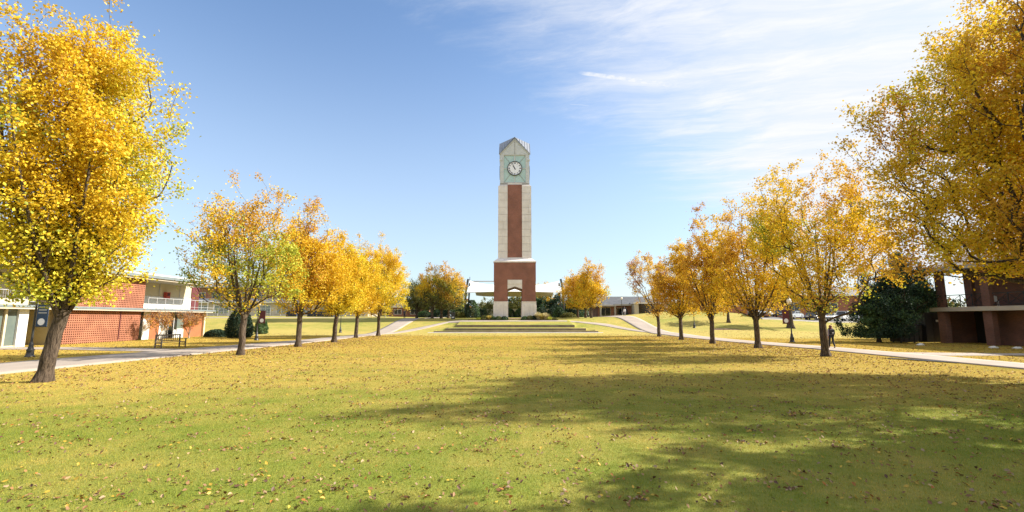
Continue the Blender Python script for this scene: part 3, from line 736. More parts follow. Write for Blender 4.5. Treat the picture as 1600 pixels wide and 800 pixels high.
def leaf_cols(C, H, base, recipe, rg, ph):
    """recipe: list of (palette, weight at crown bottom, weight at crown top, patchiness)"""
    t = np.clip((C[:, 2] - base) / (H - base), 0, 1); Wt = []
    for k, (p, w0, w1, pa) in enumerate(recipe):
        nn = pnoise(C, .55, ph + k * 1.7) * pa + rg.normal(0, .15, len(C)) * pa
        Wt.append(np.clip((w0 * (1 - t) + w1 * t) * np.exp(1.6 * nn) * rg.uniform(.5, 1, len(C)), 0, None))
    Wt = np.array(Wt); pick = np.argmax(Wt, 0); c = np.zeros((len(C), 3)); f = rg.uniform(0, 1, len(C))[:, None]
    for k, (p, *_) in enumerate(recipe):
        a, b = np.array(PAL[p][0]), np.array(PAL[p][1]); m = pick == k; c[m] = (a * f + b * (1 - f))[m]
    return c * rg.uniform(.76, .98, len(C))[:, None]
def build_tree(name, loc, label, cat, group, seed, H, Rc, fork=2.6, base=2.9, ntar=600, nleaf=40000, leaf=.12, tr=.24, tipr=.008, prof='vase', lean=(0, 0), offs=(0, 0), stems=6,
               interior=.5, gap=-.55, recipe=(('gold', 1, 1, 1),), spread=.42, bark='bark', lmat='leaf', crown='crown', openness=1.0, bare=None, step=.4, rot=0.0, twigs=2):
    A, par, r, D, tips, tn, rg = grow(seed, H, Rc, fork, base, ntar, tr, tipr, prof, lean, offs, stems, interior, gap, step)
    o = empty(name, loc, label, cat, group, rot)
    idx = np.arange(len(A))
    # trunk: one smooth tapering column with an uneven girth
    n = 16; ph = rg.uniform(0, 6, 3); V = []; zs = np.linspace(0, tn, max(8, tn * 3 + 1))
    for f in zs:
        i = int(min(tn - 1, math.floor(f))) if tn > 0 else 0; g = f - i; p = A[i] * (1 - g) + A[i + 1] * g
        rd = r[i] * (1 - g) + r[i + 1] * g; fl = np.clip(1 - p[2] / .5, 0, 1)
        for k in range(n):
            a = 2 * PI * k / n; q = rd * (1 + .06 * math.sin(3 * a + ph[0] + p[2]) + .04 * math.sin(5 * a + ph[1] - 2 * p[2]) + fl * .22 * math.sin(4 * a + ph[2]))
            V.append((p[0] + q * math.cos(a), p[1] + q * math.sin(a), p[2]))
    m = len(zs); F = [(k * n + i, k * n + (i + 1) % n, (k + 1) * n + (i + 1) % n, (k + 1) * n + i) for k in range(m - 1) for i in range(n)]
    link('trunk', np_mesh('trunk', V, F, bark, True), o)
    thick = (idx > tn) & (r > .045); mid = (idx > tn) & (r <= .045) & (r > .016); thin = (idx > tn) & (r <= .016)
    VS, FS, off = [], [], 0
    for sel, sd in ((thick, 8), (mid, 5), (thin, 3)):
        if sel.sum():
            v, f = tubes(A, par, r, D, sel, sd, rg); VS.append(v); FS.append(f + off); off += len(v)
    # fine twigs around the tips
    TP = A[tips]; TD = D[tips]; tw0 = np.repeat(TP, twigs, 0); dd = np.repeat(TD, twigs, 0) + rg.normal(0, .55, (len(tw0), 3)) + np.array([0, 0, .25]); dd /= np.linalg.norm(dd, axis=1)[:, None]
    tw1 = tw0 + dd * rg.uniform(.5, 1.1, len(tw0))[:, None] * spread * 1.25
    if len(tw0):
        a = np.cross(dd, rg.normal(0, 1, dd.shape)); a /= np.linalg.norm(a, axis=1)[:, None]; b = np.cross(dd, a); q = tipr * .75
        v = np.stack([tw0 + a * q, tw0 - a * q * .5 + b * q * .87, tw0 - a * q * .5 - b * q * .87, tw1 + a * q * .4, tw1 - a * q * .2 + b * q * .35, tw1 - a * q * .2 - b * q * .35], 1).reshape(-1, 3)
        k = np.arange(len(tw0))[:, None, None] * 6; f = (k + np.array([[[0, 1, 4, 3], [1, 2, 5, 4], [2, 0, 3, 5]]])).reshape(-1, 4); VS.append(v); FS.append(f + off)
    link('branches', np_mesh('branches', np.concatenate(VS), np.concatenate(FS), bark, True), o)
    # leaves: some along the twigs, some around the tips
    src = rg.integers(0, len(tips), nleaf); rr_ = rg.uniform(0, 1, nleaf)
    C = TP[src] + rg.normal(0, 1, (nleaf, 3)) * spread * np.array([.62, .62, .55])
    k = rr_ < .5
    j = rg.integers(0, len(tw0), k.sum()); C[k] = tw0[j] + (tw1[j] - tw0[j]) * rg.uniform(.1, 1.05, (k.sum(), 1)) + rg.normal(0, .12 * spread / .42, (k.sum(), 3))
    slim = idx[(idx > tn) & (r < .03)]; k = rr_ > .88
    C[k] = A[rg.choice(slim, k.sum())] + rg.normal(0, .14, (k.sum(), 3))
    C = C[C[:, 2] > base * .78]
    # few leaves grow on the thick limbs low inside the crown
    zr = (C[:, 2] - fork) / (H - fork); rho = np.hypot(C[:, 0] - lean[0] * fork - offs[0] * zr, C[:, 1] - offs[1] * zr) / Rc
    if lmat == 'leaf' and fork > 1.5: C = C[rg.uniform(0, 1, len(C)) > openness * np.where(zr < .2, .72, np.where(zr < .4, .32, 0)) * np.clip((.8 - rho) * 5, 0, 1)]
    if bare is not None:                         # bare patches: (x, y, z, radius, share of leaves lost)
        for bx, by, bz, br, sh in bare:
            d = np.linalg.norm(C - np.array([bx, by, bz]), axis=1) / br; C = C[rg.uniform(0, 1, len(C)) > sh * np.clip(1.3 - d, 0, 1)]
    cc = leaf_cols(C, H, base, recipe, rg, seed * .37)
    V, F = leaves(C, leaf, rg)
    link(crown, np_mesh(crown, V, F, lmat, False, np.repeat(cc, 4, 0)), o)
    return o
def place(x, y): return (x, y, Th(x, y))
ROWL, ROWR = 'trees of the left row along the lawn', 'trees of the right row along the lawn'
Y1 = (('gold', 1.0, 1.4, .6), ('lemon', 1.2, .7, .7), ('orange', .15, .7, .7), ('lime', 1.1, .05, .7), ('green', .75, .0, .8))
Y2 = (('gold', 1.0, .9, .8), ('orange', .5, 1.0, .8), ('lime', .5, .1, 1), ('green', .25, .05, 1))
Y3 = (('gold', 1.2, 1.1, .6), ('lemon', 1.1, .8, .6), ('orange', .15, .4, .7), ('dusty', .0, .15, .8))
# left row
xL, yL = G(65, 597)
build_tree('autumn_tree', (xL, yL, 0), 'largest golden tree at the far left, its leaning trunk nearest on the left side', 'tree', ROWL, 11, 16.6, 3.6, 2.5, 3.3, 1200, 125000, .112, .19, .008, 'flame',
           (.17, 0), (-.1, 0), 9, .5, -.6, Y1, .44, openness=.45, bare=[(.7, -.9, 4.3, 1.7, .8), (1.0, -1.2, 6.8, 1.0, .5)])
xL, yL = G(376, 555)
build_tree('autumn_tree', (xL, yL, 0), 'second tree on the left, open orange crown with bare twigs at its upper left', 'tree', ROWL, 23, 11.6, 4.05, 2.5, 2.9, 700, 30000, .125, .165, .008, 'round',
           (.0, 0), (-.5, 0), 9, .42, -.42, (('gold', .8, .9, 1), ('orange', .3, 1.2, .8), ('lime', 1.0, .2, .9), ('green', .75, .05, 1.0)), .38, bare=[(-3.0, -.5, 8.3, 2.3, .95)])
for (px, py, H, Rc, seed, lb, rec, nl, lean, gp) in (
        (465, 542, 11.9, 3.4, 31, 'third tree on the left, dusty orange at the top above a stout dark fork', (('gold', 1.1, .9, .7), ('orange', .6, .5, .7), ('dusty', .0, .6, .8), ('lemon', .6, .4, .8)), 32000, (.02, 0), -.7),
        (522, 535, 11.0, 3.2, 37, 'fourth tree on the left, golden with a tall sprig and pale forked trunk', Y3, 33000, (.04, 0), -1.1),
        (556, 528, 11.5, 3.2, 41, 'fifth tree on the left, dense golden yellow, next to last in the row', Y3, 31000, (.03, 0), -1.1),
        (591, 525, 12.2, 4.3, 43, 'last tree of the left row, dense bright yellow with green at its lower right', (('gold', 1, 1.1, .6), ('lemon', 1.2, .7, .6), ('orange', .2, .3, .8), ('lime', .6, .1, 1)), 38000, (.0, 0), -1.1)):
    xL, yL = G(px, py)
    build_tree('autumn_tree', (xL, yL, 0), lb, 'tree', ROWL, seed, H, Rc, 2.7, 3.1, 560, int(nl * 1.35), .135, .18, .009, 'flame' if seed in (37, 31) else 'vase', lean, (.3, 0), 6, .5, gp, rec, .46, openness=.6)
# right row
YR = (('gold', 1.0, 1.1, .8), ('lemon', .3, .45, .8), ('orange', .6, .8, .8), ('lime', .3, .03, .8), ('green', .15, .0, .8))
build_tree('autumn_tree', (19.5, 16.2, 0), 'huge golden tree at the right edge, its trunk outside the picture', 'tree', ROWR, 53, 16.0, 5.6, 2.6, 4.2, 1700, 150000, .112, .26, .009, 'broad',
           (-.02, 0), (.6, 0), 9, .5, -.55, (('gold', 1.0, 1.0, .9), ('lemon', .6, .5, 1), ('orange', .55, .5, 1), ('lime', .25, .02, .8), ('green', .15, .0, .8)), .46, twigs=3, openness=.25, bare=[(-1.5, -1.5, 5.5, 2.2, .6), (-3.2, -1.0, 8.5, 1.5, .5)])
shade = build_tree('autumn_tree', (18.8, 5.0, 0), 'golden tree outside the right edge whose shade falls on the near lawn', 'tree', ROWR, 59, 15.0, 7.6, 2.6, 3.3, 1000, 110000, .19, .26, .012, 'round',
           (0, 0), (0, 0), 7, .5, -.55, Y1, .46)
for (px, py, H, Rc, seed, lb, rec, nt, nl, lf, lean, offs, gp, pf, fk) in (
        (1291, 557, 12.6, 4.7, 61, 'second tree from the right, gold with a green lower right side, beside the walker', (('gold', .8, 1.1, .9), ('lemon', .2, .4, 1), ('orange', .4, .6, 1), ('lime', .7, .03, .8), ('green', .5, .0, .8)), 800, 42000, .122, (-.02, 0), (-.3, 0), -.4, 'vase', 2.5),
        (1184, 544, 12.6, 4.0, 67, 'third tree from the right, orange gold with long branches spreading left', YR, 640, 34000, .13, (.01, 0), (-.2, 0), -.42, 'vase', 2.4),
        (1114, 537, 12.9, 3.2, 71, 'fourth tree from the right, tall with a thin sparse dusty sprig on top', (('gold', 1, .7, .8), ('orange', .8, .6, .8), ('dusty', 0, .8, 1)), 560, 36000, .135, (.0, 0), (-.2, 0), -.5, 'flame', 2.2),
        (1065, 531, 11.5, 3.2, 73, 'fifth tree from the right, evenly gold, next to last in the row', (('gold', 1, 1, .8), ('orange', .7, .6, .8), ('lemon', .2, .4, .8)), 520, 36000, .14, (.0, 0), (0, 0), -.6, 'flame', 2.4),
        (1030, 526, 10.4, 3.4, 79, 'last tree of the right row, small and sparse with a pale crown leaning left', (('gold', .8, .8, .8), ('dusty', .3, .8, 1), ('orange', .6, .4, .8)), 360, 15000, .14, (-.02, 0), (-1.3, 0), -.35, 'spread', 2.6)):
    xR, yR = G(px, py)
    build_tree('autumn_tree', (xR, yR, 0), lb, 'tree', ROWR, seed, H, Rc, fk, 2.9, nt, nl, lf, .175, .008, pf, lean, offs, 8, .45, gp, rec, .38)
# clusters beside the tower
BG = 'round topped autumn trees flanking the tower'
OG = (('olive', 1.3, .05, .6), ('lime', .6, .25, .8), ('gold', .3, 1.0, .8), ('orange', .3, 1.0, .8))
for (x, y, H, Rc, seed, lb, off) in ((-15.3, 89, 10.9, 4.3, 101, 'nearest tree of the cluster left of the tower, green below and orange above', (0, 0)), (-14.4, 94.5, 10.6, 4.3, 103, 'middle tree of the cluster left of the tower, its right half in view', (1.2, 0)),
                           (-13.8, 101, 10.9, 4.4, 107, 'rearmost tree of the cluster left of the tower', (.8, 0)), (-20.5, 100, 8.6, 4.2, 109, 'low darker green tree behind the left cluster', (0, 0))):
    build_tree('autumn_tree', place(x, y), lb, 'tree', BG, seed, H, Rc, 2.2, 2.2, 460, 17000, .21, .20, .012, 'round', (0, 0), off, 5, .42, -1.2, OG if seed != 109 else (('olive', 1.4, .9, .6), ('lime', .6, .4, .8)), .6, step=.6)
OG2 = (('lime', .5, .1, .8), ('gold', .9, 1.1, .8), ('orange', .6, .9, .8), ('olive', .5, .0, .6))
for (x, y, H, Rc, seed, lb, off) in ((15.1, 88.5, 11.2, 3.6, 113, 'nearest and tallest tree of the golden cluster right of the tower', (0, 0)), (14.9, 94, 9.8, 3.8, 117, 'middle tree of the golden cluster right of the tower', (-1.6, 0)),
                           (14.2, 100, 9.6, 3.9, 119, 'rearmost tree of the golden cluster right of the tower', (-.8, 0))):
    build_tree('autumn_tree', place(x, y), lb, 'tree', BG, seed, H, Rc, 2.2, 2.3, 460, 17000, .21, .18, .012, 'round', (0, 0), off, 5, .42, -1.2, OG2, .6, step=.6)
# other trees
build_tree('red_maple', place(-54, 46), 'red leaved maple rising behind the roof of the left building', 'tree', None, 131, 11.2, 5.0, 2.5, 3.0, 240, 16000, .24, .25, .014, 'round', (0, 0), (0, 0), 5, .45, -.7, (('red', 1, 1, 1), ('rust', .2, .3, 1)), .6, step=.6)
build_tree('juniper_tree', place(34.2, 43.6), 'broad dark juniper with low branches left of the dumpsters', 'tree', None, 137, 7.3, 3.1, .5, .55, 420, 46000, .13, .17, .012, 'cone', (0, 0), (.6, .2), 5, .5, -.7, (('dark', 1, 1, 1), ('pine', .35, .5, 1)), .42, lmat='needle', step=.4)
build_tree('juniper_tree', place(37.3, 44.2), 'tall dark green juniper with a bare reddish leaning stem before the dumpster', 'tree', None, 139, 8.8, 2.8, 1.9, 2.3, 380, 36000, .13, .14, .012, 'round', (-.12, 0), (-.4, 0), 4, .5, -.7, (('dark', 1, .8, 1), ('pine', .5, .6, 1)), .42, bark='bark', lmat='needle', step=.4)
build_tree('pine_tree', place(43.5, 49.5), 'mid green pine standing behind the dumpsters and the dark door', 'tree', None, 149, 8.0, 3.0, 1.2, 1.4, 280, 24000, .17, .15, .012, 'cone', (0, 0), (0, 0), 3, .5, -.7, (('pine', 1, 1, 1), ('olive', .5, .6, 1)), .45, lmat='needle', step=.5)
build_tree('autumn_tree', place(44.5, 74.5), 'shaded tree with a thick grey trunk before the parked cars', 'tree', None, 151, 9.0, 4.0, 3.6, 4.2, 200, 11000, .2, .42, .014, 'round', (0, 0), (0, 0), 5, .45, -.6, OG2, .6, step=.6)
build_tree('autumn_tree', place(36.5, 78.5), 'small tree at the lamp post left of the parked cars', 'tree', None, 157, 7.5, 3.0, 2.6, 3.0, 160, 8000, .2, .2, .014, 'vase', (0, 0), (0, 0), 5, .45, -.6, OG2, .55, step=.6)
DT = 'dark trees closing the view behind the stage'
for i, (px, y, H, Rc, seed, rec, lb) in enumerate((
        (655, 128, 6.5, 4.0, 161, 'dark', 'dark tree behind the left path beside the far walker'), (700, 126, 6.0, 4.2, 163, 'dark', 'dark tree behind the trunks left of the tower'),
        (772, 130, 6.2, 4.6, 167, 'olive', 'olive tree behind the stage left of the arch'), (806, 128, 6.4, 4.2, 169, 'olive', 'olive green tree seen through the tower arch'),
        (842, 131, 6.0, 4.2, 173, 'dark', 'dark tree behind the stage right of the tower'), (866, 126, 6.8, 3.8, 175, 'dark', 'dark tree at the right end of the canopy'),
        (895, 124, 5.6, 4.0, 177, 'dark', 'dark tree behind the golden cluster right of the tower'), (620, 135, 5.8, 4.6, 179, 'dark', 'dark low tree behind the last trees of the left row'),
        (848, 140, 10.6, 4.5, 181, 'gold', 'yellow tree top showing over the right part of the canopy'), (572, 140, 6.0, 5.0, 183, 'olive', 'olive tree far behind the left row'))):
    x = (px - 800) / 726 * y
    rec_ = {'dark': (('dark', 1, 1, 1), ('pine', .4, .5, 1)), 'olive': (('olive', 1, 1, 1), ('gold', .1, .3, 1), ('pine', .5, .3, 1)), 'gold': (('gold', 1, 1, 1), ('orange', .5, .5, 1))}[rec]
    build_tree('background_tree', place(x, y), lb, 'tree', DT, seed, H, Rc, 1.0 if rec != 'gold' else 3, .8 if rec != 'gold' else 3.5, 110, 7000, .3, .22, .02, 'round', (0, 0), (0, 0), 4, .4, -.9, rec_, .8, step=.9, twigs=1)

# ------------------------------------------------------------------ shrubs
def shrub(name, loc, label, cat, seed, rx, ry, h, nleaf, leaf, recipe, group=None, lmat='needle', power=2.0, tall=False, stem=True):
    rg = np.random.default_rng(seed); o = empty(name, loc, label, cat, group)
    d = rg.normal(0, 1, (nleaf, 3)); d[:, 2] = np.abs(d[:, 2]) if not tall else d[:, 2]; d /= np.linalg.norm(d, axis=1)[:, None]
    q = rg.uniform(.72, 1.0, nleaf) ** .6 * (1 + .09 * pnoise(d * 3, 1.3, seed)) 
    if tall:
        t = (d[:, 2] + 1) / 2; w_ = np.interp(t, [0, .1, .35, .7, 1], [.75, .95, 1, .75, .3]); ang = rg.uniform(0, 2 * PI, nleaf)
        w_ = w_ * (1 + .1 * np.sin(5 * ang + 4 * t)) ; k = np.sqrt(rg.uniform(.45, 1, nleaf)); C = np.stack([rx * w_ * k * np.cos(ang), ry * w_ * k * np.sin(ang), t * h], 1)
    else: C = d * q[:, None] * np.array([rx, ry, h])
    V, F = leaves(C, leaf, rg); cc = leaf_cols(C, h, 0, recipe, rg, seed)
    link('foliage', np_mesh('foliage', V, F, lmat, False, np.repeat(cc, 4, 0)), o)
    m = MB()
    for i in range(5):
        a = i * 1.3; m.tube((.1 * math.cos(a), .1 * math.sin(a), -.1), (rx * .5 * math.cos(a), ry * .5 * math.sin(a), h * .7), .04 * max(rx, .6), .015, 6)
    m.obj('stems', 'bark', o); return o
def grass_clump(loc, label, seed, r, h, pal, n=700, group=None):
    rg = np.random.default_rng(seed); o = empty('grass_clump', loc, label, 'ornamental grass', group)
    a = rg.uniform(0, 2 * PI, n); b = np.sqrt(rg.uniform(0, 1, n)) * r * .35; out = rg.uniform(.2, 1.0, n) * r
    p0 = np.stack([b * np.cos(a), b * np.sin(a), np.zeros(n)], 1); p2 = np.stack([out * np.cos(a + .2), out * np.sin(a + .2), h * rg.uniform(.55, 1.05, n) * (1.1 - .4 * out / r)], 1)
    p1 = (p0 + p2) / 2 + np.array([0, 0, 1]) * (h * .22); wd = .025 * np.stack([-np.sin(a), np.cos(a), 0 * a], 1)
    V = np.stack([p0 - wd, p0 + wd, p1 + wd, p1 - wd, p2 + wd * .6, p2 - wd * .6], 1).reshape(-1, 3); q = np.arange(n)[:, None] * 6
    F = np.concatenate([q + np.array([[0, 1, 2, 3]]), q + np.array([[3, 2, 4, 5]])], 1).reshape(-1, 4)
    c = np.array(pal) * rg.uniform(.7, 1.15, (n, 1)); link('blades', np_mesh('blades', V, F, 'leaf', False, np.repeat(c, 6, 0)), o); return o
x, y = G(363, 528.5)
shrub('conical_shrub', place(x, y + 1.3), 'big dark green egg shaped shrub at the end of the left building', 'shrub', 201, 1.45, 1.45, 3.5, 16000, .13, (('dark', 1, 1, 1), ('pine', .25, .3, 1)), tall=True)
x, y = G(333, 527)
shrub('low_shrub', place(x, y + .6), 'low clipped dark hedge shrub against the end of the left building', 'shrub', 203, 1.5, .9, .95, 7000, .11, (('dark', 1, 1, 1), ('pine', .3, .3, 1)))
x, y = G(384, 524)
shrub('conical_shrub', place(x + .4, y + 3), 'narrower green shrub partly behind the egg shaped shrub', 'shrub', 205, .9, .9, 2.3, 6000, .13, (('pine', 1, 1, 1),), tall=True)
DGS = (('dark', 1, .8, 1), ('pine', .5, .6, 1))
for (px, y, rx, h, seed, lb, rec, tall) in (
        (737.5, 104, 1.75, 4.0, 211, 'tall rounded dark green shrub under the left end of the canopy', DGS, True),
        (714, 106, .95, 1.5, 213, 'round tan shrub left of the tall dark shrub', (('lime', .3, .5, 1), ('olive', 1, 1, 1)), False),
        (722.5, 104, .75, 1.3, 215, 'smaller olive round shrub touching the tan one', (('olive', 1, 1, 1),), False),
        (888, 104, 1.9, 1.15, 217, 'wide low rounded olive shrub right of the tower', (('olive', 1, .6, 1), ('lime', .2, .7, 1)), False),
        (856, 104, .85, .9, 219, 'small green round shrub between tower and wide shrub', (('olive', 1, 1, 1), ('pine', 1, 1, 1)), False),
        (874, 107, 1.5, 2.4, 221, 'dark upright shrub at the right mast of the canopy', DGS, True),
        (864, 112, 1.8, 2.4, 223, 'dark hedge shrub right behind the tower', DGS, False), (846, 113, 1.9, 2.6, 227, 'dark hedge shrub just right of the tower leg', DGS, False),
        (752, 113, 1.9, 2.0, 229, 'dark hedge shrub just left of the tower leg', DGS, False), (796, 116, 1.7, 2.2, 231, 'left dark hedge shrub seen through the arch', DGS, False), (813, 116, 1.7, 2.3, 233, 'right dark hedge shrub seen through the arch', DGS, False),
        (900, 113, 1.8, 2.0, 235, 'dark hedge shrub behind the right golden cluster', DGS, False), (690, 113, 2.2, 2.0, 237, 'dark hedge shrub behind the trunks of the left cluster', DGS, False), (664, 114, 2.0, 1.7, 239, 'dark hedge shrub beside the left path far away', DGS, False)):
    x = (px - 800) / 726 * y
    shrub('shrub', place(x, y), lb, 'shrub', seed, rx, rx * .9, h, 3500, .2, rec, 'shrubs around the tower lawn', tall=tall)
FB = 'plants in the flower beds at the tower base'
for i, (px, r_, h, kind) in enumerate(((749, .7, .5, 'low'), (757, .8, .9, 'green'), (764, .7, .8, 'gold'), (770, .6, .7, 'green'), (779, .8, .75, 'green'), (788, .75, .7, 'dark'), (820, .7, .7, 'green'), (828, .8, .8, 'green'),
                                       (834, .6, .8, 'dark'), (841, .8, 1.3, 'straw'), (846, .8, 1.1, 'gold'), (852, .8, 1.2, 'straw'), (858, .7, .6, 'low'), (866, .7, .4, 'low'))):
    y = 83.2; x = (px - 800) / 726 * y
    w_ = ['leftmost', 'second', 'third', 'fourth', 'fifth', 'sixth', 'seventh', 'eighth', 'ninth', 'tenth', 'eleventh', 'twelfth', 'thirteenth', 'last'][i]
    if kind in ('straw', 'gold'):
        grass_clump(place(x, y), '%s plant from the left in the tower beds, a tuft of %s grass' % (w_, 'pale straw' if kind == 'straw' else 'yellow'), 300 + i, r_ * 1.25, h * 1.1, (.55, .47, .25) if kind == 'straw' else (.55, .45, .12), 500, FB)
    else:
        shrub('shrub', place(x, y), '%s plant from the left in the tower beds, a low %s bush' % (w_, {'low': 'yellow green', 'green': 'green', 'dark': 'dark green'}[kind]), 'shrub', 300 + i, r_, r_ * .8, h, 1500, .11,
              {'low': (('lime', 1, 1, 1), ('olive', 1, 1, 1)), 'green': (('pine', 1, 1, 1), ('olive', .6, .6, 1)), 'dark': DGS}[kind], FB)
lab(MB().box(-9.0, -4.0, -.9, .9, -.1, .07).obj('flower_bed', 'soil'), 'bare soil bed left of the tower opening', kind='structure').location = (1.2, 83.2, Th(0, 83.2))
lab(MB().box(.9, 6.6, -.9, .9, -.1, .07).obj('flower_bed', 'soil'), 'bare soil bed right of the tower opening', kind='structure').location = (1.2, 83.2, Th(0, 83.2))
build_tree('young_tree', place(-4.4, 86.5), 'thin young tree with sparse green leaves left of the tower leg', 'tree', None, 401, 3.3, 1.3, .8, .9, 60, 1500, .13, .05, .012, 'vase', (0, 0), (0, 0), 4, .5, -.9, (('pine', 1, 1, 1), ('olive', 1, 1, 1)), .3, step=.3)
# crape myrtles by the left building
for (px, py, H, Rc, seed, lb) in ((250, 0, 3.35, 1.6, 411, 'left crape myrtle with bare reddish twigs and orange lower leaves'), (298, 0, 3.2, 1.4, 413, 'right crape myrtle beside the orange wall, pale stems')):
    x = -36.6; y = 36.6 * 726 / (800 - px)
    build_tree('crape_myrtle', place(x, y), lb, 'small tree', 'crape myrtles in front of the left building', seed, H, Rc, .35, 1.2, 210, 4200, .10, .06, .009, 'spread', (0, 0), (0, 0), 8, .7, -.9,
               (('rust', 1, 1, 1), ('orange', 1.3, .3, .6), ('dusty', .2, 1, 1)), .26, bark='bark_pale', step=.3, twigs=6, bare=[(0, 0, 3.4, 1.9, .85)])

# ------------------------------------------------------------------ left building
def left_building():
    X = -39.3; Y0, Y1 = 16.0, 58.2
    t = empty('school_building', (X, 45, 0), 'long two storey building with perforated orange brick screens and cream walls on the left', 'building')
    L = lambda x0, x1, y0, y1, z0, z1: B(x0 - X, x1 - X, y0 - 45, y1 - 45, z0, z1)
    gz = 0.0
    # upper storey walls and roof
    L(-52, -41.0, Y0, 59.3, 3.25, 6.25).obj('upper_wall', 'cream', t)
    L(-41.0, -40.94, 48.2, 59.0, 3.25, 4.75).obj('white_dado', 'white_paint', t)
    for yy in (50.9, 53.6, 56.9):
        L(-40.99, -40.95, yy, yy + .05, 4.75, 6.25).obj('wall_joint', 'rail_grey', t)
    r = L(-53, -37.7, Y0 - 1, 57.9, 6.25, 6.42).obj('roof', 'beige', t)
    L(-53, -37.55, Y0 - 1.1, 58.05, 6.42, 6.72).obj('roof_fascia', 'fascia', r)
    L(-52.9, -37.6, Y0 - 1.0, 58.0, 6.72, 6.86).obj('roof_edge', 'white_paint', r)
    L(-47, -42.5, 47, 56.5, 6.86, 7.45).obj('roof_plant', 'grey_roof', r)
    m = MB().prism([(-3.2, 6.8), (-3.2 - 5, 6.8), (-3.2 - 5, 8.1), (-3.2 - 1.2, 7.7)], 1, -6, 10); m.obj('roof_plant', 'grey_roof', r)
    # little weather mast
    m = MB(); mx, my = -2.4, 49.6 - 45; m.tube((mx, my, 6.8), (mx, my, 8.4), .05, .05, 6); m.tube((mx - .1, my - .8, 8.2), (mx - .1, my + .8, 8.2), .035, .035, 6)
    for q in (-.8, 0, .8): m.lathe([(.02, 0), (.14, .05), (.17, .16), (.12, .24), (.02, .26)], 8, (mx, my + q, 8.2))
    m.obj('weather_mast', 'rail_grey', r); L(-42.4, -41.4, 49.3, 50.2, 6.86, 7.3).obj('roof_box', 'rail_grey', r)
    # floor slab
    L(-52, -37.95, Y0, 59.4, 2.95, 3.08).obj('floor_slab', 'beige', t)
    L(-52, -37.9, Y0 - .1, 59.45, 3.08, 3.27).obj('slab_fascia', 'fascia', t)
    # lower walls
    L(-52, -38.75, Y0, 37.0, -.2, 2.95).obj('lower_wall', 'cream', t)
    L(-52, -42.2, 37.0, 39.6, -.2, 2.95).obj('passage_shade', 'recess_shade', t)  # solid block whose near black colour paints the passage's shade
    L(-52, -39.4, 39.6, 47.6, -.2, 2.945).obj('lower_wall', 'cream', t); L(-52, -39.05, 47.6, 58.5, -.2, 2.95).obj('lower_wall', 'cream', t)
    # glazed ground floor on the far left
    k = 0
    for yy in np.arange(20.0, 36.2, 1.28):
        w = L(-38.74, -38.68, yy + .08, yy + 1.2, .1, 2.9).obj('window', 'glass', t)
        m = MB(); a = -38.68 - X; m.box(a, a + .14, yy - 45, yy - 45 + .14, -.1, 2.95); m.box(a, a + .10, yy - 45 + .14, yy - 45 + 1.28, -.1, .14); m.obj('window_frame', 'cream', w)
    L(-38.76, -38.5, 36.3, 37.02, -.1, 2.95).obj('pier', 'white_paint', t)
    # screens of perforated brick: bars of brick with square holes, their shade painted on a dark backing
    def screen(y0, y1, z0, z1):
        b = L(-39.35, -38.78, y0 + .3, y1, z0, z1).obj('screen_backing', 'hole_shade', t)
        p = .19; m = MB(); a0, a1 = -38.7 - X, -38.45 - X
        n = int((y1 - y0) / p); p = (y1 - y0) / n
        for i in range(n + 1): m.box(a0, a1, y0 - 45 + i * p - .048, y0 - 45 + i * p + .048, z0, z1)
        nz = int((z1 - z0) / .19); pz = (z1 - z0) / nz
        for i in range(nz + 1): m.box(a0 + .003, a1 + .004, y0 - 45 - .048, y1 - 45 + .048, max(z0, z0 + i * pz - .046), min(z1, z0 + i * pz + .046))
        s = m.obj('brick_screen', 'screen_brick', t); s['kind'] = 'stuff'
    screen(39.7, 48.05, -.05, 2.95); screen(39.9, 48.3, 3.28, 6.24)
    L(-38.68, -38.38, 39.42, 39.64, -.05, 2.94).obj('screen_end_pier', 'orange_wall', t); L(-38.68, -38.38, 39.62, 39.84, 3.28, 6.23).obj('screen_end_pier', 'orange_wall', t)
    MB().tube((-38.4 - X, 45.6 - 45, .2), (-38.4 - X, 45.6 - 45, 2.95), .045, .045, 6).obj('downpipe', 'maroon', t)
    # doors and panels under the balcony
    seq = [(48.1, 49.1, 'dark_glass', 'door'), (49.1, 50.1, 'white_paint', 'wall_panel'), (50.1, 51.4, 'orange_wall', 'wall_panel'), (51.4, 52.6, 'white_paint', 'door'),
           (52.6, 54.1, 'dark_glass', 'door'), (54.1, 55.2, 'glass', 'window'), (55.2, 58.5, 'orange_wall', 'wall_panel')]
    for a, b, mm, nm in seq:
        o = L(-39.02, -38.94, a + .03, b - .03, -.1, 2.93).obj(nm, mm, t)
        if nm == 'door' and mm == 'white_paint':
            for q in range(2): L(-38.94, -38.91, a + .18 + q * .52, a + .55 + q * .52, 1.2, 2.4).obj('door_pane', 'glass', o)
        if mm == 'dark_glass' and b - a > 1:
            for q in (0, 1): L(-38.94, -38.89, a + .06 + q * .85, a + .16 + q * .85, 0, 2.9).obj('door_frame', 'rail_grey', o)
            L(-38.95, -38.91, a + .95, b - .1, 0, .95).obj('door_panel', 'white_paint', o)
        if nm == 'window':
            L(-38.94, -38.88, a, b, 0, 1.05).obj('window_panel', 'white_paint', o); L(-38.94, -38.88, a, b, 2.35, 2.5).obj('window_frame', 'cream', o)
    L(-40.6, -38.7, 58.5, 58.75, -.1, 2.94).obj('end_column', 'cream', t)
    L(-41.8, -40.9, 59.0, 60.4, 3.3, 6.2).obj('upper_door', 'maroon', t)
    # red box on the cream wall
    bx = L(-40.97, -40.6, 54.3, 54.9, 4.5, 5.3).obj('wall_box', 'red_box', t)
    L(-40.6, -40.57, 54.4, 54.8, 4.85, 5.2).obj('box_front', 'maroon', bx)
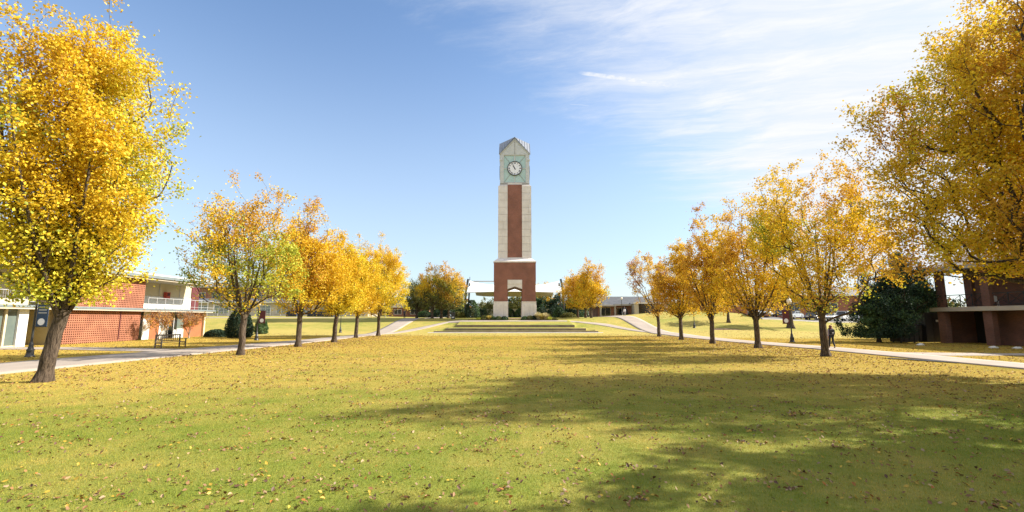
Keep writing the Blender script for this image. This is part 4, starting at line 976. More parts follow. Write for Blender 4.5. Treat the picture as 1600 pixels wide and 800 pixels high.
    # balcony rails
    for (ya, yb) in ((16.5, 37.2), (48.5, 59.2)):
        n = int((yb - ya) / 1.15); s = (yb - ya) / n; xr = -38.1 - X
        rl = MB().tube((xr, ya - 45, 4.38), (xr, yb - 45, 4.38), .03, .03, 6).obj('balcony_rail', 'rail_grey', t)
        MB().tube((xr, ya - 45, 3.55), (xr, yb - 45, 3.55), .02, .02, 6).obj('lower_rail', 'rail_grey', rl)
        for i in range(n + 1): MB().tube((xr, ya - 45 + i * s, 3.2), (xr, ya - 45 + i * s, 4.38), .028, .028, 6).obj('rail_post', 'rail_grey', rl)
        if ya < 20:
            m = MB()
            for i in range(int((yb - ya) / .16)): m.tube((xr, ya - 45 + i * .16, 3.55), (xr, ya - 45 + i * .16, 4.36), .009, .009, 4)
            m.obj('balusters', 'rail_grey', rl)['kind'] = 'stuff'
left_building()

# ------------------------------------------------------------------ right building
def right_building():
    X = 39.6; Y = 35.0; t = empty('brick_building', (X, Y, 0), 'two storey brick building, its bricks darkened for shade, with a balcony in shade at the right edge', 'building')
    L = lambda x0, x1, y0, y1, z0, z1: B(x0 - X, x1 - X, y0 - Y, y1 - Y, z0, z1)
    L(39.2, 56, 18, 43.55, 2.86, 3.22).obj('balcony_slab', 'beige', t)
    for a in (42.4, 38.25, 33.9, 29.2, 24.5):
        L(39.5, 39.95, a, a + .72, -.2, 2.86).obj('brick_column', 'shaded_brick', t)
        L(39.55, 39.9, a + .02, a + .7, 3.22, 6.5).obj('upper_column', 'shaded_brick', t)
    L(42.8, 56, 39.5, 43.0, -.2, 2.855).obj('recess_wall', 'recess_shade', t); L(39.96, 56, 43.0, 43.3, -.2, 2.855).obj('end_wall', 'shaded_brick', t)  # back of the bay painted near black as shade
    L(40.9, 42.9, 34.6, 39.3, -.2, 2.855).obj('lower_wall', 'shaded_brick', t); L(41.2, 56, 18, 34.6, -.2, 2.855).obj('lower_wall', 'shaded_brick', t)
    L(42.9, 56, 34.6, 39.5, -.2, 2.85).obj('lower_wall', 'shaded_brick', t)
    L(41.05, 41.2, 35.2, 36.0, .1, 1.9).obj('meter_box', 'dark_door', t)
    MB().tube((40.8 - X, 36.5 - Y, 0), (40.8 - X, 36.5 - Y, 2.85), .05, .05, 6).obj('downpipe', 'black_paint', t)
    # upper storey
    L(43.0, 56, 18, 42.9, 3.22, 6.5).obj('upper_wall', 'shaded_brick', t)
    L(40.9, 41.2, 41.0, 41.7, 3.22, 6.5).obj('brick_pier', 'shaded_brick', t)
    for a in (19, 23, 27.4, 31.8, 36.0):
        w = L(42.9, 43.0, a - 1.4, a + 1.6, 3.3, 6.0).obj('window', 'dark_glass', t)
        m = MB(); f0, f1 = 42.84 - X, 42.9 - X
        m.box(f0, f1, a - 1.45 - Y, a - 1.35 - Y, 3.3, 6.05); m.box(f0, f1, a + .05 - Y, a + .15 - Y, 3.3, 6.05); m.box(f0, f1, a + 1.55 - Y, a + 1.65 - Y, 3.3, 6.05); m.box(f0 - .003, f1, a - 1.45 - Y, a + 1.65 - Y, 5.95, 6.08)
        m.obj('window_frame', 'white_paint', w)
    # balustrade with crossed bars
    for (ya, yb) in ((39.0, 40.9), (41.0, 42.4), (34.7, 38.2), (30.0, 33.8)):
        xr = 39.75 - X; rl = MB().bar((xr, ya - Y, 4.3), (xr, yb - Y, 4.3), .06, .06).bar((xr, ya - Y, 3.36), (xr, yb - Y, 3.36), .05, .05).obj('balustrade', 'black_paint', t)
        n = max(1, round((yb - ya) / 1.1)); s = (yb - ya) / n
        for i in range(n):
            a = ya + i * s - Y; m = MB(); m.bar((xr, a, 3.36), (xr, a, 4.3), .05, .05); m.bar((xr - .02, a, 3.38), (xr - .02, a + s, 4.28), .03, .03); m.bar((xr + .02, a + s, 3.38), (xr + .02, a, 4.28), .03, .03)
            m.obj('crossed_bars', 'black_paint', rl)
    # roof
    m = MB().prism([(-1.0, 6.5), (17, 6.5), (17, 6.75), (8, 9.6), (-1.0, 6.75)], 1, 17 - Y, 44.2 - Y); m.obj('roof', 'lilac_roof', t)
    L(38.55, 38.62, 17, 44.2, 6.45, 6.8).obj('gutter', 'stone_dark', t)
right_building()
# white chairs on the balcony
def chair():
    o = empty('garden_chair', (41.4, 42.0, 3.23), 'white metal chair at the far end of the right balcony', 'chair', 'white chairs on the right balcony')
    B(-.24, .24, -.24, .24, .43, .47).obj('seat', 'white_paint', o); B(.2, .25, -.24, .24, .47, .95).obj('backrest', 'white_paint', o)
    for sx in (-1, 1):
        for sy in (-1, 1): MB().tube((sx * .2, sy * .2, 0), (sx * .2, sy * .2, .44), .025, .025, 6).obj('leg', 'white_paint', o)
    return o
c0 = chair(); c1 = copy_tree(c0); c1.location = (41.6, 39.9, 3.23); c1['label'] = 'white metal chair between the brick pier and the second column of the right balcony'; c1.rotation_euler = (0, 0, 1.0)
c1 = copy_tree(c0); c1.location = (41.0, 36.6, 3.23); c1['label'] = 'white metal chair before the dark window of the right balcony'; c1.rotation_euler = (0, 0, 2.4)

# dumpsters, dark door box
def dumpster(loc, sx, sy, sz, label, rz=0):
    o = empty('dumpster', loc, label, 'dumpster', 'dumpsters beside the right building', rz)
    MB().add([(-sx, -sy * .85, .12), (sx, -sy * .85, .12), (sx, sy * .85, .12), (-sx, sy * .85, .12), (-sx * 1.04, -sy, sz), (sx * 1.04, -sy, sz), (sx * 1.04, sy, sz), (-sx * 1.04, sy, sz)],
             [(0, 3, 2, 1), (4, 5, 6, 7), (0, 1, 5, 4), (1, 2, 6, 5), (2, 3, 7, 6), (3, 0, 4, 7)]).obj('bin_body', 'dumpster', o)
    MB().prism([(-sy * 1.03, sz), (sy * 1.03, sz), (sy * 1.03, sz + .12), (-sy * 1.03, sz + .05)], 0, -sx * 1.06, sx * 1.06).obj('lid', 'black_paint', o)
    m = MB()
    for q in (-.6, 0, .6): m.box(sx * q - .04, sx * q + .04, -sy * 1.03, -sy * .84, .2, sz - .05)
    m.obj('ribs', 'dumpster', o)
    for q in (-1, 1):
        for r_ in (-1, 1): MB().tube((q * sx * .8 - .03, r_ * sy * .6, .07), (q * sx * .8 + .03, r_ * sy * .6, .07), .08, .08, 8).obj('wheel', 'black_paint', o)
dumpster(place(36.0, 43.0), .78, .7, 1.75, 'brown dumpster just right of the broad juniper')
dumpster(place(38.4, 45.2), .72, .7, 1.6, 'black dumpster right of the leaning juniper stem')
o = empty('utility_cabinet', place(39.9, 44.6), 'tall black cabinet enclosure against the corner of the right building', 'cabinet')
B(-.75, .75, -.5, .5, 0, 2.8).obj('cabinet_body', 'dark_door', o); B(-.02, .02, -.52, -.5, .1, 2.7).obj('door_gap', 'black', o); B(.25, .6, -.515, -.5, 1.9, 2.1).obj('notice', 'white_paint', o)
# white litter on the grass
for i, (px, py, lb) in enumerate(((1438, 540, 'crumpled white litter bag on the grass near the dumpsters'), (1553, 544.5, 'left pale scrap of litter at the foot of the right building'), (1590, 545.5, 'right pale scrap of litter at the foot of the right building'))):
    x, y = G(px, py); rg = np.random.default_rng(i); V = []; n = 8
    for k, (rr_, zz) in enumerate(((.5, 0), (.62, .08), (.42, .18), (.1, .22))):
        V += [(rr_ * .55 * math.cos(2 * PI * j / n) * rg.uniform(.7, 1.2), rr_ * .4 * math.sin(2 * PI * j / n) * rg.uniform(.7, 1.2), zz * rg.uniform(.7, 1.2) * .8) for j in range(n)]
    F = [(k * n + j, k * n + (j + 1) % n, (k + 1) * n + (j + 1) % n, (k + 1) * n + j) for k in range(3) for j in range(n)] + [tuple(range(3 * n, 4 * n))]
    o = lab(MB().add(V, F).obj('litter', 'white_paint'), lb, 'litter'); o.location = (x, y, 0.0)

# culvert openings under the path edge: flat black sheets painted as their shade
for (x0, x1, y, lb) in ((21.5, 23.6, 23.6, 'long low painted shade of a drain mouth under the near edge of the right path'), (29.6, 33.5, 28.3, 'low painted shade of a drain mouth under the side path by the right building')):
    o = empty('drain_inlet', (x0, y, 0), lb, 'drain')
    if x0 < 25:
        MB().prism([(0.05, 0), (-1.35, 2.6), (-.95, 2.9), (.9, .2)], 2, .012, .016).obj('drain_shade', 'black', o)
        o.location = (21.95, 23.3, 0.03)
    else: MB().box(0, 3.4, -.35, -.05, .010, .014).obj('drain_shade', 'black', o)
    
# ------------------------------------------------------------------ lamp posts with banners
def lamp():
    o = empty('street_lamp', (0, 0, 0), 'x', 'street lamp', 'black lamp posts along the paths')
    MB().lathe([(.24, 0), (.24, .06), (.19, .10), (.17, .35), (.20, .40), (.13, .50), (.10, .75), (.085, .8), (.062, .85), (.055, 1.2), (.050, 3.35), (.07, 3.4), (.05, 3.45), (.09, 3.55)], 12).obj('post', 'black_paint', o, True)
    g = MB().lathe([(.09, 3.55), (.17, 3.62), (.21, 3.78), (.19, 3.95), (.10, 4.08), (.03, 4.15)], 12).obj('lamp_globe', 'globe', o, True)
    MB().lathe([(.11, 4.06), (.10, 4.10), (.03, 4.2), (.012, 4.3)], 10).obj('finial', 'black_paint', g, True)
    return o
def banner(o, m, rz=0.0, side=-1):
    b = B(min(side * .1, side * .75), max(side * .1, side * .75), -.012, .012, 1.75, 3.0).obj('banner', m, o)
    N = 20; cx = side * .42
    MB().add([(cx + .2 * math.cos(2 * PI * i / N), y_, 2.02 + .2 * math.sin(2 * PI * i / N)) for y_ in (-.03, -.0125) for i in range(N)], [tuple(range(N)), tuple(range(2 * N - 1, N - 1, -1))] + [(i, (i + 1) % N, N + (i + 1) % N, N + i) for i in range(N)]).obj('white_disc', 'clock_white', b)
    MB().tube((0, 0, 3.02), (side * .8, 0, 3.02), .018, .018, 6).tube((0, 0, 1.73), (side * .8, 0, 1.73), .018, .018, 6).obj('banner_arm', 'black_paint', b)
L0 = lamp(); first = True
for (px, py, e, lb, bn, sd) in ((46, 558, 0, 'lamp post behind the nearest left trunk, with a navy banner', 'navy', 1), (400.5, 532, 0, 'lamp post right of the egg shaped shrub, with a maroon banner', 'maroon', 1),
                            (533, 519, .2, 'lamp post between the fourth and fifth trees of the left row', None, 1), (1238, 535, 0, 'lamp post with a globe and dark banner left of the walker', 'maroon', -1),
                            (1084, 517, .35, 'lamp post between the fourth and fifth trees from the right', None, 1), (1015, 500, 1.9, 'far lamp post behind the last tree of the right row', None, 1), (972, 491, 2.45, 'far lamp post before the low brick building', None, 1)):
    if py > 515: x, y = G(px, py, e)
    else: y = 92 if px == 1015 else 104; x = (px - 800) / 726 * y
    if px == 1084: x, y = (px - 800) / 726 * 74, 74
    if px == 533: x, y = (px - 800) / 726 * 70, 70
    o = L0 if first else copy_tree(L0); o.location = place(x, y); o['label'] = lb
    first = False
    o['bn'] = bn or ''; o['sd'] = sd
for o in [q for q in COL.objects if q.name.startswith('street_lamp')]:
    bn = o['bn']; sd = o['sd']; del o['bn']; del o['sd']
    if bn: banner(o, bn, 0, sd)
# big lettering mark C on the navy banner
nb = [q for q in COL.objects if q.name.startswith('banner') and not q.name.startswith('banner_arm') and q.data.materials[0].name == 'navy'][0]
m = MB()
for q in range(3): m.box(.2, .66, -.03, -.013, 2.85 - q * .17, 2.91 - q * .17)
m.obj('banner_print', 'rail_grey', nb)

# ------------------------------------------------------------------ bench pair
def armchair_bench(loc, rz, label):
    o = empty('bench', loc, label, 'bench', None, rz)
    Lh = .95
    for i in range(5): B(-Lh, Lh, -.28 + i * .115, -.28 + i * .115 + .09, .42, .45).obj('seat_slat', 'wood', o)
    B(-Lh, Lh, .27, .31, .92, 1.0).obj('top_rail', 'wood', o); B(-Lh, Lh, .27, .31, .50, .56).obj('back_rail', 'wood', o)
    for i in range(13): a = -Lh + .06 + i * (2 * Lh - .12) / 12; B(a - .022, a + .022, .28, .30, .56, .92).obj('back_slat', 'wood', o)
    for sx in (-1, 1):
        B(sx * Lh - .035, sx * Lh + .035, -.32, -.25, 0, .66).obj('leg', 'wood', o); B(sx * Lh - .035, sx * Lh + .035, .26, .33, 0, 1.02).obj('leg', 'wood', o)
        MB().bev(sx * Lh - .05, sx * Lh + .05, -.38, .30, .66, .70, .01).obj('armrest', 'wood', o); B(sx * Lh - .02, sx * Lh + .02, -.25, .26, .2, .26).obj('stretcher', 'wood', o)
        B(sx * Lh - .02, sx * Lh + .02, -.25, .26, .36, .42).obj('seat_rail', 'wood', o)
x, y = G(263, 544.5)
armchair_bench((x, y + .2, .03), R(76), 'weathered wooden park bench beside the left path facing the lawn')

# litter bin by the left cluster
o = empty('litter_bin', place((708 - 800) / 726 * 86.0, 86.0), 'small black bin with a white notice left of the tower', 'litter bin')
MB().bev(-.33, .33, -.3, .3, 0, 1.15, .05).obj('bin_body', 'black_paint', o); MB().bev(-.37, .37, -.34, .34, 1.15, 1.25, .04).obj('bin_lid', 'black_paint', o)
B(-.2, .2, -.315, -.3, .2, .42).obj('notice', 'white_paint', o)

# ------------------------------------------------------------------ background buildings
def gable_building(name, loc, label, w, d, h, rh, wall, roof, trim, wins, over=.6, door=None):
    o = empty(name, loc, label, 'building'); B(-w / 2, w / 2, 0, d, -.6, h).obj('wall', wall, o)
    a = w / 2 + over; b0 = -over; b1 = d + over; q = min(w, d) * .35
    r = MB().add([(-a, b0, h), (a, b0, h), (a, b1, h), (-a, b1, h), (-a + q, b0 + q, h + rh), (a - q, b0 + q, h + rh), (a - q, b1 - q, h + rh), (-a + q, b1 - q, h + rh)],
                 [(0, 3, 2, 1), (4, 5, 6, 7), (0, 1, 5, 4), (1, 2, 6, 5), (2, 3, 7, 6), (3, 0, 4, 7)]).obj('roof', roof, o)
    MB().box(-a - .03, a + .03, b0 - .06, b0, h - .22, h + .06).box(-a - .05, -a, b0, b1, h - .22, h + .06).box(a, a + .05, b0, b1, h - .22, h + .06).obj('roof_trim', trim, r)
    for (x0, x1, z0, z1, mm) in wins:
        g = B(x0, x1, -.05, .05, z0, z1).obj('window', mm, o); m = MB(); m.box(x0 - .08, x1 + .08, -.09, -.05, z1, z1 + .1).box(x0 - .08, x1 + .08, -.09, -.05, z0 - .1, z0)
        n = max(1, round((x1 - x0) / 1.3))
        for i in range(n + 1): m.box(x0 + (x1 - x0) * i / n - .04, x0 + (x1 - x0) * i / n + .04, -.087, -.05, z0, z1)
        m.obj('window_frame', trim, g)
    return o
# low brick pavilion right of the tower (dark roof)
y = 122.0; x = (985 - 800) / 726 * y
o = gable_building('pavilion', place(x, y), 'low brick pavilion with a dark hipped roof behind the right path', 17, 14, 3.1, 2.4, 'red_brick', 'grey_roof', 'beige', [(-8.0, -5.2, .3, 2.4, 'dark_glass'), (-3.6, -1.0, .6, 2.3, 'dark_glass')], 1.2)
B(1.2, 8.2, -3.2, 0, -.4, 3.0).obj('portal', 'dark_glass', o); B(.2, 1.3, -3.5, 0, -.4, 3.3).obj('portal_column', 'beige', o); B(7.8, 8.8, -3.5, 0, -.4, 3.3).obj('portal_column', 'beige', o)
B(0, 9.2, -3.7, .1, 3.3, 3.75).obj('portal_roof', 'stone', o); B(-4.5, 0, -1.5, 0, 2.9, 3.3).obj('canopy_roof', 'stone_dark', o)
for xx in (-8.3, -4.6): B(xx, xx + .3, -2.2, -1.9, -.4, 2.7).obj('column', 'stone_dark', o)
B(-9.3, -4.2, -2.5, 0, 2.7, 2.95).obj('canopy_roof', 'stone_dark', o)
MB().lathe([(.9, 0), (1.0, .6), (.85, 1.5), (.5, 2.2), (.1, 2.6)], 10, (-1.9, -1.6, 0)).obj('entrance_arch', 'dark_door', o)
# long brick hall behind the car park
y = 104.0; x = 66
o = gable_building('brick_hall', place(x, y), 'long brick hall with a pale roof edge behind the parked cars', 44, 14, 5.2, 2.2, 'screen_brick', 'lilac_roof', 'white_paint',
                   [(-14, -11.5, 2.4, 4.2, 'dark_glass'), (-4, -1.5, .8, 3.4, 'dark_glass'), (4, 7, .8, 3.4, 'dark_glass'), (13, 16, .8, 3.4, 'dark_glass')], .8)
o2 = B(-22.1, -13, -4.0, 0, -.6, 2.6).obj('low_wing', 'screen_brick', o); B(-22.3, -12.8, -4.2, 0, 2.6, 2.75).obj('wing_coping', 'white_paint', o2)
# pale school behind the left fence
y = 116.0; x = -64
gable_building('pale_school', place(x, y), 'long pale low building behind the fence on the left field', 56, 12, 3.4, 1.1, 'beige', 'grey_roof', 'white_paint',
               [(q, q + 3.6, .7, 2.5, 'glass') for q in np.arange(-26, 24, 5.2)], .7)
y = 135.0
gable_building('brick_school', place(-72, y), 'tall maroon brick block behind the pale low building', 44, 14, 8.5, 1.6, 'red_brick', 'grey_roof', 'stone', [(q, q + 2.4, 4.8, 6.8, 'dark_glass') for q in np.arange(-20, 18, 4.4)], .6)
gable_building('brick_store', place(-29, 128), 'small reddish building between the last trees of the left row', 10, 8, 2.8, 1.3, 'red_brick', 'grey_roof', 'white_paint', [(-3.5, -1.5, .8, 2.0, 'dark_glass'), (1.0, 3.2, .8, 2.0, 'dark_glass')], .5)
# fence
def fence():
    o = empty('fence', place(-52, 103), 'long grey wire fence with posts across the left field', 'fence'); ox, oy, oz = o.location
    x0, x1, yb = -84.0, -28.0, 103.0; n = 24; s = (x1 - x0) / n
    zz = lambda x: Th(x, yb) - oz
    for i in range(n + 1): xx = x0 + i * s; MB().tube((xx - ox, 0, zz(xx) - .2), (xx - ox, 0, zz(xx) + 1.9), .06, .06, 6).obj('fence_post', 'rail_grey', o)
    for h in (.15, 1.0, 1.85):
        for i in range(n): a = x0 + i * s; MB().tube((a - ox, 0, zz(a) + h), (a + s - ox, 0, zz(a + s) + h), .03, .03, 5).obj('rail', 'rail_grey', o)
    m = MB(); k = int((x1 - x0) / .35)
    for i in range(k): xx = x0 + i * .35; m.tube((xx - ox, .02, zz(xx) + .15), (xx - ox, .02, zz(xx) + 1.85), .012, .012, 4, False)
    m.obj('wire_mesh', 'rail_grey', o)['kind'] = 'stuff'
fence()
def tarp(x, y, w, h, label):
    o = empty('storage_container', place(x, y), label, 'container', 'dark containers on the left field'); B(-w / 2, w / 2, -.9, .9, 0, h).obj('container_body', 'blue_cloth', o)
    m = MB()
    for i in range(int(w / .6)): m.box(-w / 2 + .1 + i * .6, -w / 2 + .3 + i * .6, -.96, -.9, .1, h - .1)
    m.obj('ribs', 'black_paint', o); B(-w / 2 - .03, w / 2 + .03, -.93, .93, h, h + .08).obj('top_frame', 'rail_grey', o)
tarp((503 - 800) / 726 * 100, 100, 5.6, 1.3, 'long dark blue container between the third and fourth left trees'); tarp((458 - 800) / 726 * 101, 101, 2.2, 1.3, 'short dark container left of the third left tree')

# ------------------------------------------------------------------ cars
def car(paint, label, kind='sedan'):
    o = empty('parked_car', (0, 0, 0), label, 'car', 'cars parked behind the grass bank')
    suv = kind != 'sedan'; H = 1.72 if suv else 1.45; Wd = .92
    if kind == 'sedan': low = [(-2.25, .35), (-2.28, .75), (-2.15, .92), (-1.3, .98), (1.0, .98), (2.0, .86), (2.28, .68), (2.3, .35)]; top = [(-1.75, .97), (-1.05, H), (.25, H), (1.15, .97)]
    elif kind == 'suv': low = [(-2.25, .38), (-2.3, .9), (-2.2, 1.05), (-1.3, 1.08), (1.0, 1.08), (2.05, .98), (2.3, .78), (2.32, .38)]; top = [(-2.15, 1.06), (-1.85, H), (.45, H), (1.2, 1.06)]
    else: low = [(-2.75, .45), (-2.78, 1.08), (-2.7, 1.12), (-.7, 1.12), (1.1, 1.12), (2.4, 1.05), (2.65, .85), (2.66, .45)]; top = [(-.72, 1.1), (-.6, 1.85), (.75, 1.85), (1.3, 1.1)]
    def loft(poly, w0, w1, zsplit):
        n = len(poly); V = []
        for s in (-1, 1):
            for x_, z_ in poly: V.append((x_, s * w0, z_))
        for s in (-1, 1):
            for x_, z_ in poly: V.append((x_ * .97, s * w1, z_))
        return V
    m = MB(); n = len(low)
    ys = [-Wd, -Wd * .97, Wd * .97, Wd]; rings = []
    for yy, k in ((-Wd, .0), (-Wd + .06, 1), (Wd - .06, 1), (Wd, 0)):
        rings.append([((x_ * (.985 if not k else 1)), yy, z_ - (0 if k else .05 if z_ > .6 else 0)) for x_, z_ in low])
    V = [p for r_ in rings for p in r_]; F = [tuple(range(n)), tuple(range(4 * n - 1, 3 * n - 1, -1))]
    for k in range(3): F += [(k * n + i, k * n + (i + 1) % n, (k + 1) * n + (i + 1) % n, (k + 1) * n + i) for i in range(n)]
    m.add(V, F); m.obj('body', paint, o)
    a = Wd - .1; b = Wd - .26; (x0, z0), (x1, z1), (x2, z2), (x3, z3) = top
    m = MB().add([(x0, -a, z0), (x3, -a, z3), (x3, a, z3), (x0, a, z0), (x1, -b, z1 - .06), (x2, -b, z2 - .06), (x2, b, z2 - .06), (x1, b, z1 - .06)],
                 [(0, 3, 2, 1), (4, 5, 6, 7), (0, 1, 5, 4), (1, 2, 6, 5), (2, 3, 7, 6), (3, 0, 4, 7)]); c = m.obj('windows', 'dark_glass', o)
    m = MB().bev(x1 - .08, x2 + .08, -b - .03, b + .03, z1 - .07, z1, .03)
    for s in (-1, 1):
        m.bar((x0, s * a, z0), (x1, s * b, z1 - .03), .07, .07); m.bar((x3, s * a, z3), (x2, s * b, z2 - .03), .06, .06); xm = (x0 + x3) / 2; xt = (x1 + x2) / 2
        m.bar((xm, s * (a + .012), z0), (xt, s * (b + .012), z1 - .03), .06, .04)
    m.obj('roof_frame', paint, o)
    for sx in (-1.42, 1.42):
        for s in (-1, 1):
            sx_ = sx * (1.18 if kind == 'truck' else 1)
            wv = MB().tube((sx_, s * (Wd - .2), .34), (sx_, s * (Wd + .01), .34), .34, .34, 16).obj('wheel', 'tyre', o)
            MB().tube((sx_, s * (Wd + .005), .34), (sx_, s * (Wd + .025), .34), .2, .18, 12).obj('rim', 'alloy', wv)
    xe = low[-1][0]; zl = low[-2][1]
    for s in (-1, 1):
        B(xe - .16, xe + .005, s * .62 - .2, s * .62 + .2, zl - .1, zl + .04).obj('headlight', 'globe', o); B(-xe - .01, -xe + .1, s * .68 - .14, s * .68 + .14, zl - .02, zl + .14).obj('tail_light', 'lamp_red', o)
    B(xe - .05, xe + .02, -.4, .4, .42, .66).obj('grille', 'black_paint', o)
    return o
cars = [('car_grey', 'sedan', 'dark grey car at the left end of the parked cars', 44.8, 86.0, 240), ('car_silver', 'sedan', 'brownish silver car second from the left in the car park', 47.4, 86.6, 236),
        ('car_black', 'suv', 'black sport utility car behind the silver cars', 51.5, 89.4, 230), ('car_silver', 'sedan', 'bright silver car left of the thick tree trunk', 52.0, 86.0, 215),
        ('car_black', 'suv', 'black car mostly hidden behind the trunk', 57.4, 89.0, 235), ('car_white', 'sedan', 'white car just right of the walker tree trunk', 60.5, 88.2, 225), ('car_white', 'truck', 'white pickup truck in the car park', 63.2, 88.6, 215),
        ('car_silver', 'suv', 'pale silver sport utility car right of the pickup truck', 67.0, 89.8, 222), ('car_white', 'sedan', 'white car seen through the juniper branches', 74, 91.5, 225), ('car_blue', 'suv', 'dark blue car at the back of the car park', 62, 96, 225)]
for pnt, kd, lb, x, y, rz in cars:
    o = car(pnt, lb, kd); o.location = (x, y, Th(x, y) + .045); o.rotation_euler = (0, 0, R(rz))

# ------------------------------------------------------------------ people
def skin_mesh(name, pts, edges, radii, m, parent, root=0, sub=1):
    me = bpy.data.meshes.new(name); me.from_pydata(pts, edges, []); o = link(name, me, parent)
    sk = o.modifiers.new('skin', 'SKIN'); sk.use_smooth_shade = True
    for v, r_ in zip(me.skin_vertices[0].data if me.skin_vertices else [], radii): v.radius = r_ if isinstance(r_, tuple) else (r_, r_)
    if not me.skin_vertices:
        pass
    su = o.modifiers.new('sub', 'SUBSURF'); su.levels = sub; su.render_levels = sub; me.materials.append(MATS[m]); return o
def add_skin_layer(o, radii, root):
    import bmesh
    bm = bmesh.new(); bm.from_mesh(o.data); ly = bm.verts.layers.skin.verify(); bm.verts.ensure_lookup_table()
    for i, r_ in enumerate(radii): bm.verts[i][ly].radius = r_ if isinstance(r_, tuple) else (r_, r_)
    bm.verts[root][ly].use_root = True; bm.to_mesh(o.data); bm.free()
def person(loc, rz, label, h, stride, hairm, shirt, trous, long_hair=False, group=None):
    o = empty('person', loc, label, 'person', group, rz); s = h / 1.7; k = stride
    # faces +Y; left is -X
    J = dict(pel=(0, 0, .93), bel=(0, .0, 1.08), che=(0, -.01, 1.27), nec=(0, .0, 1.44), hed=(0, .02, 1.50), hed2=(0, .03, 1.60), crn=(0, .02, 1.66),
             shL=(-.17, 0, 1.38), elL=(-.22, -.02 - .10 * k, 1.11), wrL=(-.22, .06 - .10 * k, .87), haL=(-.22, .09 - .1 * k, .79), shR=(.17, 0, 1.38), elR=(.22, -.02 + .10 * k, 1.11), wrR=(.21, .12 + .14 * k, .90), haR=(.21, .17 + .16 * k, .83),
             hiL=(-.09, 0, .90), knL=(-.095, .12 * k + .03, .50), anL=(-.10, .22 * k, .09), toL=(-.11, .22 * k + .16, .03), hiR=(.09, 0, .90), knR=(.095, -.02 * k + .03, .49), anR=(.10, -.26 * k, .12), toR=(.11, -.26 * k + .14, .03))
    names = list(J); P = [tuple(c * s for c in J[n_]) for n_ in names]; ix = {n_: i for i, n_ in enumerate(names)}
    E = [('pel', 'bel'), ('bel', 'che'), ('che', 'nec'), ('nec', 'hed'), ('hed', 'hed2'), ('hed2', 'crn'), ('che', 'shL'), ('shL', 'elL'), ('elL', 'wrL'), ('wrL', 'haL'), ('che', 'shR'), ('shR', 'elR'), ('elR', 'wrR'), ('wrR', 'haR'),
         ('pel', 'hiL'), ('hiL', 'knL'), ('knL', 'anL'), ('anL', 'toL'), ('pel', 'hiR'), ('hiR', 'knR'), ('knR', 'anR'), ('anR', 'toR')]
    rad = dict(pel=(.14, .11), bel=(.13, .10), che=(.16, .11), nec=.055, hed=.075, hed2=.095, crn=.06, shL=.06, elL=.042, wrL=.028, haL=(.036, .02), shR=.06, elR=.042, wrR=.028, haR=(.036, .02), hiL=.085, knL=.06, anL=.042, toL=.035, hiR=.085, knR=.06, anR=.042, toR=.035)
    rl = [rad[n_] for n_ in names]
    for hn, sx in (('haL', -1), ('haR', 1)):
        b = np.array(J[hn])
        for f in range(5):
            dx = (-.03 + f * .02); l_ = (.075, .085, .08, .065, .05)[f]
            if f == 4: q1 = b + np.array([0, .045, .01]); q2 = b + np.array([0, .06, -.03])
            else: q1 = b + np.array([sx * .005, dx + .0, -.045]); q2 = b + np.array([-sx * .01, dx, -.045 - l_ * .7])
            P += [tuple(q1 * s), tuple(q2 * s)]; names += [hn + str(f) + 'a', hn + str(f) + 'b']; ix[names[-2]] = len(names) - 2; ix[names[-1]] = len(names) - 1
            E += [(hn, names[-2]), (names[-2], names[-1])]; rl += [.010, .008]
    def mk(nm, en, inc, m, keep=None):
        use = sorted({ix[q] for e_ in en for q in e_}); mp = {u: i for i, u in enumerate(use)}
        ob = skin_mesh(nm, [P[u] for u in use], [(mp[ix[a]], mp[ix[b]]) for a, b in en], [], m, o)
        rr_ = [tuple(c * s + inc for c in rl[u]) if isinstance(rl[u], tuple) else rl[u] * s + inc for u in use]
        add_skin_layer(ob, rr_, 0); return ob
    mk('body', E, 0, 'skin')
    mk('trousers', [e_ for e_ in E if e_[0] in ('pel', 'hiL', 'knL', 'hiR', 'knR') and e_[1] not in ('bel',)], .016, trous)
    mk('shirt', [('bel', 'che'), ('che', 'shL'), ('shL', 'elL'), ('elL', 'wrL'), ('che', 'shR'), ('shR', 'elR'), ('elR', 'wrR'), ('pel', 'bel')], .02, shirt)
    mk('shoes', [('anL', 'toL')], .014, 'black_cloth'); mk('shoes', [('anR', 'toR')], .014, 'black_cloth')
    m = MB(); hz = 1.61 * s
    m.lathe([(.03, -.15), (.085, -.09), (.115, 0), (.10, .07), (.05, .115), (.01, .12)], 12, (0, -.0, hz)); hr = m.obj('hair', hairm, o, True)
    if long_hair:
        MB().add([(x_ * s, y_ * s, z_ * s) for x_, y_, z_ in [(-.10, -.02, 1.66), (.10, -.02, 1.66), (.13, -.05, 1.45), (.15, -.13, 1.24), (.06, -.16, 1.20), (-.07, -.16, 1.18), (-.15, -.13, 1.25), (-.13, -.05, 1.45), (0, -.13, 1.62), (0, -.18, 1.42), (-.0, -.04, 1.3)]],
                 [(0, 8, 7), (8, 1, 2), (8, 2, 9), (8, 9, 7), (7, 9, 6), (9, 2, 3), (9, 3, 4), (9, 4, 5), (9, 5, 6), (0, 1, 8), (6, 5, 10), (5, 4, 10), (4, 3, 10), (7, 6, 10), (3, 2, 10), (0, 7, 10), (1, 10, 2), (0, 10, 1)]).obj('long_hair', hairm, hr, True)
    # face
    for q in (-.035, .035): MB().lathe([(.004, -.012), (.013, 0), (.004, .012)], 6, (q * s, .125 * s, 1.60 * s)).obj('eye', 'black', o)
    MB().add([(-.014, .115, 1.56), (.014, .115, 1.56), (0, .15, 1.565), (0, .12, 1.60)], [(0, 1, 2), (0, 2, 3), (1, 3, 2), (0, 3, 1)]).obj('nose', 'skin', o)
    return o
x, y = G(1300.5, 544.5)
